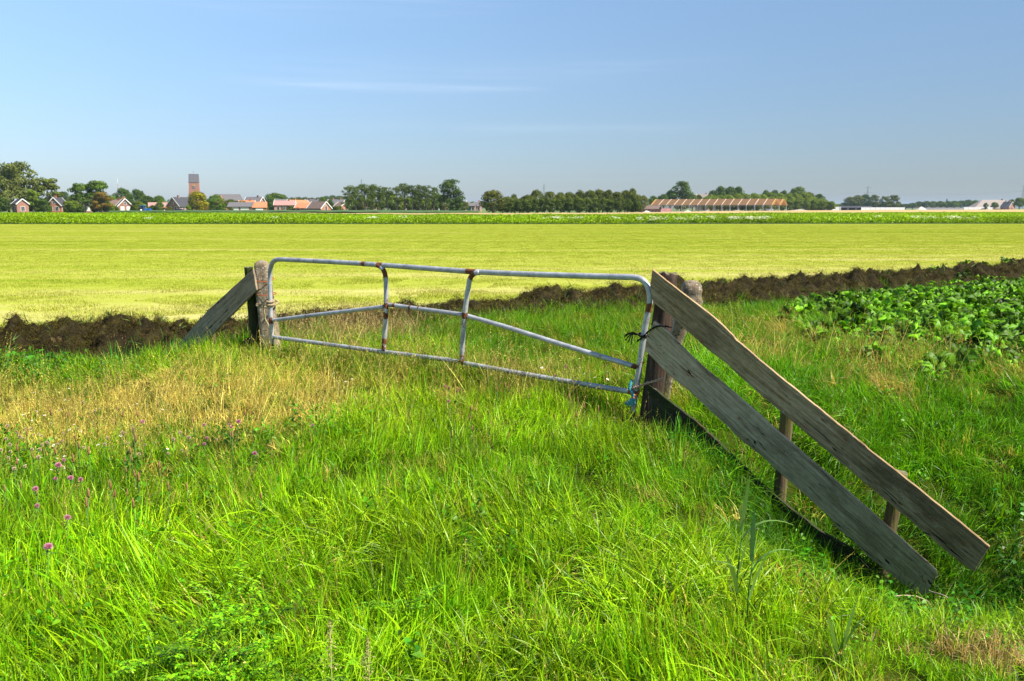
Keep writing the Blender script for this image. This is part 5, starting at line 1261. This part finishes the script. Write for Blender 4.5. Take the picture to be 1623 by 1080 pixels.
house('brick_house', 138, 345, -10, 4.4, 6.5, 2.4, 4.4, RED, TB, 'red and white striped brick house behind the wide tree', gw=2, sw=1, wfill='g', stripes=True)
house('brick_house', 127, 352, 78, 6.0, 8, 2.2, 5.0, BRB, TB, 'long brown roofed wing joined to the striped house', gw=0, sw=2, trim=False)
house('brick_house', 197, 350, 6, 5.2, 8, 2.5, 5.2, RED, TB, 'red brick house with tall white windows and white gable trim', wfill='g', gw=2, sw=3, chim=2)
house('brick_house', 181, 356, 84, 6.0, 8, 1.9, 4.9, BRB, TB, 'brown roofed wing left of the white windowed house', gw=0, sw=2, trim=False)
house('shed', 155, 350, 8, 3.2, 4, 2.3, 3.4, WHW, TG, 'small white shed between the striped and the white windowed house', 'shed', gw=1, sw=1, chim=0, door=False)
house('shed', 259, 400, 88, 5.0, 12, 2.0, 4.0, BRB, TP, 'low brown roofed shed behind the orange digger', 'shed', gw=0, sw=2, chim=0, trim=False)
house('farmhouse', 291, 375, -48, 7.5, 11, 2.4, 6.0, RED, TD, 'brick farmhouse with a dark roof left of the yellow green tree', gw=2, sw=3, chim=1)
house('barn', 383, 400, 74, 6.5, 10.5, 2.3, 4.1, ORB, TG, 'long low barn with a black end wall and white doors', 'barn', gw=0, sw=2, chim=0, trim=False, door=False, wfill='s', gwm=BLK_)
house('brick_house', 392, 430, 80, 6, 7, 2.5, 5.2, ORB, TO, 'orange roofed house rising behind the black ended barn', gw=1, sw=2, chim=1)
house('barn', 411, 402, 88, 7, 6.5, 2.0, 4.3, ORB, TO, 'bright orange roofed barn right of the black ended barn', 'barn', gw=0, sw=1, chim=0, trim=False, wfill='s')
house('brick_house', 404, 470, 60, 8, 9, 4.0, 7.3, BRB, TG, 'grey roofed house above the bright orange barn', gw=1, sw=2, chim=1)
house('brick_house', 452, 410, 84, 7, 9, 3.0, 4.9, PKB, TP, 'pinkish roofed house in the middle of the village', gw=1, sw=3, chim=1)
house('brick_house', 446, 425, 80, 6, 5, 4.0, 5.7, WHW, TG, 'small white dormered house behind the pinkish roof', gw=1, sw=1, chim=0)
house('brick_house', 474, 425, -55, 8, 9, 2.5, 5.3, ORB, TO, 'orange roofed house left of the pair of orange roofs', gw=1, sw=2, chim=1)
house('brick_house', 484, 405, 70, 8, 7, 1.7, 3.8, ORB, TO, 'low orange roofed house beside the brown roofed house', gw=1, sw=2, chim=0)
house('brick_house', 506, 385, 42, 6.0, 8.5, 1.6, 4.3, ORB, TB, 'brown roofed house with an orange brick gable facing right', gw=1, sw=1, chim=0, door=False)
house('brick_house', 497, 520, 60, 8, 10, 3.0, 6.6, BRB, TG, 'dark roofed house with chimney above the brown roofed house', gw=1, sw=2, chim=2)
house('brick_house', 534, 470, 65, 8, 9, 3.5, 6.0, ORB, TG, 'grey roofed house left of the poplar row', gw=1, sw=3, chim=2)
house('brick_house', 516, 480, 80, 7, 5, 3.0, 5.2, ORB, TG, 'small red house peeping between the conical trees', gw=1, sw=2, chim=2)
house('brick_house', 543, 420, 40, 6, 5, 2.5, 4.4, ORB, TB, 'orange gabled house just left of the poplars', gw=1, sw=1, chim=0)
house('brick_house', 575, 410, 86, 7, 8, 2.0, 4.6, ORB, TB, 'orange brick house seen between the first poplar trunks', gw=1, sw=3, chim=0)
house('brick_house', 592, 415, 86, 7, 7, 2.8, 3.9, PKB, TP, 'pale low house behind the poplars', gw=1, sw=3, chim=0)
house('brick_house', 637, 400, 30, 6, 6, 3.0, 5.4, PKB, TG, 'tall pale house seen through the poplar row', gw=2, sw=2, chim=1)
for k, (px, c, rf, lb) in enumerate(((668, ORB, TG, 'orange terraced house, first of the row behind the poplars'), (680, PKB, TG, 'pale terraced house, second of the row behind the poplars'), (691, WHW, TG, 'whitish terraced house, third of the row behind the poplars'), (703, PKB, TG, 'pale terraced house close to the large poplar'), (727, RED, TG, 'red terraced house right of the large poplar'), (738, WHW, TO, 'white gabled house right of the large poplar'), (748, RED, TG, 'small red house left of the dark round tree'), (757, PKB, TG, 'small pale house touching the dark round tree'))):
    house('terraced_house', px, 400 + 6 * (k % 3), 86 if k != 5 else 20, 6, 3.1 if k != 5 else 4, 2.6, 3.7 + .5 * (k % 2), c, rf, lb, gw=1, sw=2, chim=k % 2, trim=k == 5)
house('barn', 1030, 325, 80, 6, 7.0, 1.3, 2.4, RED, TB, 'low red brick barn with a dark gable left of the barn frame', 'barn', gw=0, sw=2, chim=0, trim=False, door=False, gwm=BLK_)
house('farmhouse', 1114, 640, 80, 9, 9, 7.5, 11.6, PKB, TT, 'pale grey roof showing between the trees above the barn frame', gw=1, sw=2, chim=1)
house('farm_building', 1300, 560, 72, 7, 15, 2.0, 2.9, WHW, TD, 'long low white building with dark openings right of the barn frame', 'building', gw=0, sw=6, chim=0, trim=False)
house('farm_building', 1353, 620, 75, 8, 24, 1.8, 2.9, BLK_, TD, 'long low black shed left of the long white wall', 'building', gw=0, sw=4, chim=0, trim=False)
house('farmhouse', 1597, 640, 50, 6, 7, 2.4, 6.0, PKB, TG, 'small farmhouse half hidden right of the great barn roof', gw=1, sw=1, chim=2)
# great hipped barn roof on the right
p = atY(1566, HOR, 740); gb = tag(empty('great_barn', (p.x, p.y, 0)), 'great farm barn with a sweeping grey hipped roof', 'barn')
k_ = 740 / F; mb = MB(); mb.add([(-30 * k_, -8, 1.2), (30 * k_, -8, 1.2), (30 * k_, 8, 1.2), (-30 * k_, 8, 1.2), (-10 * k_, 0, 8.4), (25 * k_, 0, 8.4)], [(0, 1, 5, 4), (1, 2, 5), (2, 3, 4, 5), (3, 0, 4), (0, 3, 2, 1)]); mb.build('roof', TT, gb)
MB().box(-28 * k_, 28 * k_, -7, 7, -.2, 1.18).build('wall', PKB, gb); m = MB(); m.box(20 * k_, 22 * k_, -.5, .5, 8, 9.2); m.build('chimney', RED, gb)
for s in range(4): MB().box((-20 + s * 12) * k_, (-16 + s * 12) * k_, -7.08, -6.98, 0, 1.1).build('door', M_door, gb)

# church
Yc = 520; p = atY(309.5, HOR, Yc); kc = Yc / F; ch = tag(empty('church_tower', (p.x, Yc, 0), R(14.5)), 'tall brick church tower with a steep slate saddle roof', 'church tower')
ht = atY(309, 290, Yc).z; hp = atY(309, 276.5, Yc).z; w0 = 17.5 * kc / 2; w1 = 14.3 * kc / 2
mb = MB(); vs = []
for z, q in ((-.2, w0 * 1.05), (ht, w1)): vs += [(-q, -q, z), (q, -q, z), (q, q, z), (-q, q, z)]
vs += [(-w1, 0, hp - .2), (w1, 0, hp - .2)]
mb.add(vs, [(0, 1, 5, 4), (1, 2, 6, 9, 5), (2, 3, 7, 6), (3, 0, 4, 8, 7)]); mb.build('wall', RED, ch)
mb = MB()
for s in (-1, 1):
    a = (s * (w1 + .12), ht - .05); mb.add([(-w1 - .15, a[0], a[1]), (w1 + .15, a[0], a[1]), (w1 + .1, 0, hp), (-w1 - .1, 0, hp), (-w1 - .15, a[0], a[1] + .25), (w1 + .15, a[0], a[1] + .25), (w1 + .1, 0, hp + .2), (-w1 - .1, 0, hp + .2)], [(0, 1, 2, 3), (4, 7, 6, 5), (0, 4, 5, 1), (1, 5, 6, 2), (0, 3, 7, 4)])
rf = mb.build('roof', tiles('slate', (.10, .10, .115)), ch)
m = MB(); m.tube([(0, 0, hp), (0, 0, hp + 2.0)], .05, 6); m.box(-.3, .3, -.04, .04, hp + 1.3, hp + 1.4); m.build('weather_vane', plain('iron', (.05, .05, .05)), rf)
zc = atY(309, 297, Yc).z; yq = -w1 * 1.07
f_ = MB().box(-.75, .75, yq - .10, yq + .3, zc - .8, zc + .8).build('window', plain('louvre_grey', (.16, .17, .20), .6), ch)
m = MB()
for s in (-1, 1): m.bar((-.6, yq - .14, zc - .6 * s), (.6, yq - .14, zc + .6 * s), .10)
m.build('clock_hand', plain('clock_grey', (.35, .35, .38)), f_)
MB().box(-.8, .8, yq - .16, yq + .2, zc + .85, zc + 1.15).build('lintel', plain('yellow_stone', (.60, .42, .10)), ch)
p = atY(360, HOR, Yc + 6); nv = tag(empty('church', (p.x, Yc + 6, 0), R(12)), 'long grey slate church roof with a red gable right of the tower', 'church')
hr = atY(360, 308, Yc + 6).z; he = atY(360, 318.5, Yc + 6).z; L_ = 19 * kc
mb = MB(); mb.box(-L_, L_ + .4, -4, 4, -.2, he); mb.build('wall', RED, nv)
mb = MB(); vs = [(-L_, -4.3, he), (L_ + 2.2, -4.3, he), (L_ + 2.2, 4.3, he), (-L_, 4.3, he), (-L_, 0, hr), (L_ + .6, 0, hr)]; mb.add(vs, [(0, 1, 5, 4), (1, 2, 5), (2, 3, 4, 5), (3, 0, 4), (0, 3, 2, 1)]); rf = mb.build('roof', TG, nv)
mb = MB(); xx = -8 * kc; vs = [(xx - 2.0, -5.2, -.2), (xx + 2.0, -5.2, -.2), (xx + 2.0, -5.2, he), (xx, -5.2, hr - .8), (xx - 2.0, -5.2, he), (xx - 2, -3, -.2), (xx + 2, -3, -.2), (xx + 2, -3, he), (xx, -1, hr - .8), (xx - 2, -3, he)]
mb.add(vs, [(0, 1, 2, 3, 4), (1, 6, 7, 2), (5, 0, 4, 9), (3, 2, 7, 8), (4, 3, 8, 9)]); mb.build('transept', ORB, nv)
for s in range(4):
    f2 = MB().box(-L_ + 2 + s * 3.3, -L_ + 3 + s * 3.3, -4.08, -3.98, 1.5, he - .6).build('window', M_glass, nv)

# ---------------------------------------------------------------- barn frame under construction
PHI = R(30); Yb = 430
ur = Vector((math.cos(PHI), -math.sin(PHI), 0)); wr = Vector((math.sin(PHI), math.cos(PHI), 0))
# nearest front corner at the right end
C0 = atY(1223, 335, 405); C0.z = 0
A0 = C0 - ur * 58.0
EH = 3.1; RH = 5.9; HS = 7.0
fr = tag(empty('unfinished_barn', (C0.x, C0.y, 0)), 'long open barn under construction with steel columns and timber roof purlins', 'barn frame')
M_steel = plain('grey_steel', (.42, .42, .43), .5, .1, .08, 2); M_white = plain('pale_rafter', (.62, .60, .57), .5, 0, .06, 2); M_timb = plain('purlin_timber', (.80, .50, .24), .7, 0, .12, 3); M_gold = plain('yellow_timber', (.72, .46, .14), .6, 0, .08, 3)
def FP(u, w, z): return ur * u + wr * w + Vector((0, 0, z))
NF = 16; L_ = 58.0
for k in range(NF):
    u = -L_ + L_ * k / (NF - 1)
    endf = k == NF - 1 or k == 0
    for w_i in (0, 2 * HS, 4 * HS):
        MB().bar(FP(u, w_i, -.1), FP(u, w_i, EH), .30).build('column', M_steel, fr)
    mb = MB()
    for s in range(2):
        b = s * 2 * HS; mb.bar(FP(u, b, EH), FP(u, b + HS, RH), .13, .34); mb.bar(FP(u, b + HS, RH), FP(u, b + 2 * HS, EH), .13, .34)
    mb.build('rafter', M_gold if endf else M_white, fr)
for s in range(2):
    for sl2 in (0, 1):
        mb = MB(); NP = 26
        for j in range(NP):
            t = j / (NP - 1); w_ = s * 2 * HS + (HS * t if sl2 == 0 else 2 * HS - HS * t); z = EH + (RH - EH) * t - .04
            mb.bar(FP(-L_ - .6, w_, z), FP(.6, w_, z), .16, .20)
        mb.build('purlins', M_timb, fr)
for s in (0, 2 * HS, 4 * HS):
    MB().bar(FP(-L_, s, EH - .1), FP(0, s, EH - .1), .16, .22).build('eaves_beam', M_steel, fr)

def heap(px, Y, w, h, label, mat):
    p = atY(px, HOR, Y); xs = np.linspace(-1.15, 1.15, 26); X, Yy = np.meshgrid(xs, xs); rr = np.hypot(X, Yy)
    Z = np.maximum(0, 1 - rr) ** .9 * h + np.array([[mnoise.noise((a * 3 + px, b * 3, 0)) * .12 * h for a in xs] for b in xs]) * (rr < .95) - .05
    V = np.stack([X.ravel() * w / 2, Yy.ravel() * w / 2, Z.ravel()], 1); n_ = len(xs); i = (np.arange(n_ - 1)[:, None] * n_ + np.arange(n_ - 1)[None, :]).ravel()
    o = link('gravel_heap', mesh_np('gravel_heap', V, np.stack([i, i + 1, i + n_ + 1, i + n_], 1), [mat], True)); o.location = (p.x, Y, 0); return tag(o, label, 'heap', 'heaps of sand and gravel')
M_sandp = plain('pale_gravel', (.55, .48, .42), .95, 0, .15, 4)
heap(1025, 315, 3.8, .95, 'pale gravel heap in front of the low red barn', M_sandp); heap(1090, 390, 4.2, .8, 'small pale heap left of the middle of the barn frame', M_sandp)
heap(1121, 385, 3.6, .75, 'small pale heap under the middle of the barn frame', M_sandp); heap(1460, 560, 8, 2.8, 'pointed pale sand heap between the white walls on the right', M_sandp)
heap(1170, 390, 10, .9, 'low wide brownish heap before the right half of the barn frame', plain('brown_rubble', (.30, .24, .18), .95, 0, .3, 2)); heap(1265, 520, 16, 1.3, 'wide rubble mound right of the barn frame', plain('grey_rubble', (.42, .37, .31), .95, 0, .3, 2))
def wallpx(name, a, b, Y, h, mat, label, cat='wall', posts=0):
    p = atY((a + b) / 2, HOR, Y); o = empty(name, (p.x, Y, 0), R(2)); w = (b - a) / F * Y / 2; tag(o, label, cat)
    m = MB().box(-w, w, -.15, .15, -.1, h).build('panel', mat, o); n_ = max(2, int(w * 2 / 3))
    for k in range(n_ + 1): MB().box(-w + 2 * w * k / n_ - .12, -w + 2 * w * k / n_ + .12, -.22, -.13, -.1, h + .08).build('pillar', mat, o)
wallpx('silage_wall', 1365, 1434, 560, 2.1, M_wht, 'long white concrete wall below the two feathery trees')
wallpx('silage_wall', 1466, 1527, 620, 1.8, plain('grey_wall', (.36, .36, .38), .8), 'long grey concrete wall right of the pointed sand heap')
wallpx('silage_wall', 1528, 1573, 600, 2.3, M_wht, 'short white wall in front of the great barn roof')
wallpx('banner', 1046, 1064, 400, 1.5, plain('red_white_banner', (.62, .30, .28), .7), 'red and white site hoarding behind the left columns of the barn frame', 'hoarding')
def container(px, Y, L, h, mat, label):
    p = atY(px, HOR, Y); o = tag(empty('site_container', (p.x, Y, 0), R(4)), label, 'container')
    MB().box(-L / 2, L / 2, -1.2, 1.2, .1, h).build('body', mat, o)
    m = MB(); [m.box(-L / 2 + .2 + k * .4, -L / 2 + .32 + k * .4, -1.25, -1.19, .2, h - .1) for k in range(int(L / .4) - 1)]; m.build('ribs', mat, o)
    MB().box(L / 2 - 1.1, L / 2 - .2, -1.30, -1.24, .15, h - .15).build('door', M_steel, o)
container(1219, 415, 3.4, 1.3, plain('blue_white_box', (.50, .58, .66), .5), 'light blue and white container under the right end of the barn frame')
container(1325, 560, 5.4, 2.4, M_wht, 'white site container at the end of the long low white building')

# vehicles
def tractor(px, Y, col, label, s=1.0, yaw=0, boom=False, name='tractor', cat='tractor'):
    p = atY(px, HOR, Y); o = tag(empty(name, (p.x, Y, 0), R(yaw)), label, cat); o.scale = (s, s, s); tyre = M_tyre
    m = MB(); m.box(-.2, 1.9, -.42, .42, .75, 1.45); m.box(1.9, 2.1, -.36, .36, .8, 1.35); m.box(-1.3, .2, -.5, .5, .55, 1.1); m.build('body', col, o)
    c = MB(); c.box(-1.25, .1, -.7, .7, 2.35, 2.5); [c.bar((x, y, 1.05), (x * .95, y, 2.4), .09) for x in (-1.15, 0.0) for y in (-.62, .62)]; cab = c.build('cab', col, o)
    MB().box(-1.1, -.05, -.6, .6, 1.1, 2.34).build('glass', M_glass, cab)
    for x, r in ((-.8, .85), (1.45, .55)):
        for y in (-.85, .85):
            w_ = MB(); w_.tube([(x, y - .2, r), (x, y - .17, r), (x, y + .17, r), (x, y + .2, r)], [r * .85, r, r, r * .85], 20); wh = w_.build('wheel', tyre, o, True)
            MB().tube([(x, y - .22, r), (x, y + .22, r)], r * .45, 12).build('rim', M_wht, wh, True)
    if boom:
        b = MB(); b.bar((.3, .2, 1.4), (-1.5, .2, 2.6), .28); b.bar((-1.5, .2, 2.6), (-2.9, .2, 1.3), .22); b.box(-3.3, -2.6, -.2, .6, .6, 1.3); b.build('arm', col, o)
    else:
        b = MB(); b.bar((2.0, .6, 1.0), (3.2, .6, .6), .14); b.bar((2.0, -.6, 1.0), (3.2, -.6, .6), .14); b.box(3.1, 3.6, -.9, .9, .3, .85); b.build('loader', col, o)
    MB().tube([(1.1, .3, 1.45), (1.1, .3, 2.2)], .05, 8).build('exhaust', M_tyre, o)
M_tyre = plain('tyre', (.02, .02, .02), .8); M_blu = plain('blue_paint', (.02, .17, .55), .35, 0, .05); M_org = plain('orange_paint', (.75, .17, .03), .4, 0, .05)
tractor(229, 310, M_blu, 'bright blue tractor parked before the dark trees at the left', 1.05)
tractor(1561, 590, plain('dark_blue_paint', (.02, .06, .12), .4), 'dark blue tractor standing before the short white wall', 1.0, 180)
tractor(259, 360, M_org, 'orange digger in front of the low brown roofed shed', .8, 180, True, 'digger', 'digger')
p = atY(286, HOR, 300); car = tag(empty('parked_car', (p.x, 300, 0), R(-10)), 'pale car roof showing above the crop before the farmhouse', 'car')
M_car = plain('silver_paint', (.55, .57, .6), .3, .3, .03)
m = MB(); m.add([(-2, -.8, .35), (2, -.8, .35), (2, .8, .35), (-2, .8, .35), (-2, -.8, .85), (2, -.8, .8), (2, .8, .8), (-2, .8, .85)], [(3, 2, 1, 0), (4, 5, 6, 7), (0, 1, 5, 4), (1, 2, 6, 5), (2, 3, 7, 6), (3, 0, 4, 7)]); m.build('body', M_car, car)
m = MB(); m.add([(-1.6, -.75, .84), (1.0, -.75, .82), (1.0, .75, .82), (-1.6, .75, .84), (-1.2, -.6, 1.4), (.3, -.6, 1.42), (.3, .6, 1.42), (-1.2, .6, 1.4)], [(4, 5, 6, 7), (0, 1, 5, 4), (1, 2, 6, 5), (2, 3, 7, 6), (3, 0, 4, 7)]); cb = m.build('cabin', M_glass, car)
MB().box(-1.2, .3, -.6, .6, 1.42, 1.46).build('car_roof', M_car, cb)
for x in (-1.25, 1.25):
    for y in (-.75, .75): MB().tube([(x, y - .1, .33), (x, y + .1, .33)], .33, 16).build('wheel', M_tyre, car, True)

# pylons and masts
M_lat = plain('pylon_grey', (.28, .30, .33), .6, .2, .05, 1)
def pylon(px, top, Y, arms, label, W=5.0, name='pylon', t=.22, cat='pylon'):
    H = atY(px, top, Y).z; p = atY(px, HOR, Y); o = tag(empty(name, (p.x, Y, 0), R(12)), label, cat); mb = MB()
    wf = lambda z: max(.35, W / 2 * (1 - z / H) ** 1.25 + .35); zs = [0]; 
    while zs[-1] < H - 3: zs.append(zs[-1] + max(2.2, wf(zs[-1]) * 1.7))
    zs = [z for z in zs if z < H - 1] + [H]
    for a, b in zip(zs, zs[1:]):
        A, B = wf(a), wf(b); ca = [(-A, -A, a), (A, -A, a), (A, A, a), (-A, A, a)]; cb_ = [(-B, -B, b), (B, -B, b), (B, B, b), (-B, B, b)]
        for k in range(4): mb.bar(ca[k], cb_[k], t); mb.bar(ca[k], cb_[(k + 1) % 4], t * .6); mb.bar(ca[(k + 1) % 4], cb_[k], t * .6)
    mb.build('tower', M_lat, o)
    for z, hw in arms:
        zz = atY(px, z, Y).z; hw = hw * Y / F; m = MB(); q = wf(zz)
        for s in (-1, 1):
            m.bar((0, -q, zz), (s * hw, 0, zz), t); m.bar((0, q, zz), (s * hw, 0, zz), t); m.bar((0, 0, zz + 1.8), (s * hw, 0, zz), t * .8)
            for f in (.55, .98): m.bar((s * hw * f, 0, zz), (s * hw * f, 0, zz - 1.6), t * .7)
        m.build('crossarm', M_lat, o)
pylon(1374, 296, 1300, [(297.5, 5.5), (305.5, 6.5)], 'big lattice pylon with two cross arms above the right horizon', 6)
pylon(1621, 292, 1200, [(295.5, 4.5), (303, 6), (309, 6.5)], 'lattice pylon cut by the right edge of the picture', 6)
pylon(862, 292, 1500, [(298, 2.8)], 'small lattice pylon rising behind the long dense wood', 5)
pylon(574, 284, 900, [(289, .8)], 'slim grey transmitter mast above the poplar row', 2.2, 'mast', .22, 'mast')
p = atY(189, HOR, 1200); H = atY(189, 283, 1200).z; ms = tag(empty('mast', (p.x, 1200, 0)), 'thin red and white aerial mast above the left village', 'mast'); 
for k in range(6): MB().tube([(0, 0, H * k / 6), (0, 0, H * (k + 1) / 6)], .30, 6).build('section', M_wht if k % 2 else plain('faded_red', (.5, .3, .28)), ms)
def wires(pts, label, r=.07):
    mb = MB(); P_ = [atY(*q) for q in pts]
    for a, b in zip(P_, P_[1:]):
        w = [a.lerp(b, i / 12) - Vector((0, 0, 1)) * (math.sin(math.pi * i / 12) * (a - b).length * .012) for i in range(13)]; mb.tube(w, r, 4, cap=False)
    tag(mb.build('power_line', M_lat, None, True, loc=P_[0]), label, 'power line')
wires([(574, 301, 1480), (430, 311, 1300), (250, 311, 1200), (-40, 313, 1150)], 'faint power line over the left village')
wires([(862, 307, 1495), (574, 303, 1480)], 'faint power line between the mast and the small pylon')
wires([(1374, 305, 1298), (1100, 309, 1400), (862, 307, 1500)], 'faint power line left of the big pylon')
wires([(1374, 305.5, 1298), (1500, 309, 1260), (1621, 303, 1200), (1700, 303, 1150)], 'faint power line between the two right pylons')

# ---------------------------------------------------------------- haze
def make_haze(density, col):
    bm = bmesh.new(); bmesh.ops.create_cube(bm, size=1); me = bpy.data.meshes.new('haze'); bm.to_mesh(me); bm.free()
    o = bpy.data.objects.new('haze', me); COL.objects.link(o); o.scale = (12200, 13400, 62); o.location = (0, 6400 - 20, 62 / 2 - 2.9); tag(o, 'thin summer haze over the flat land', None, None, 'stuff')
    m = bpy.data.materials.new('haze'); m.use_nodes = True; t = m.node_tree; t.nodes.remove(t.nodes['Principled BSDF'])
    pv = t.nodes.new('ShaderNodeVolumePrincipled'); pv.inputs['Density'].default_value = density; pv.inputs['Color'].default_value = col; pv.inputs['Anisotropy'].default_value = .2
    t.links.new(pv.outputs[0], t.nodes['Material Output'].inputs['Volume']); me.materials.append(m); o.display_type = 'WIRE'
HAZE = 0.00009
if HAZE: make_haze(HAZE, (.62, .80, 1.0, 1))
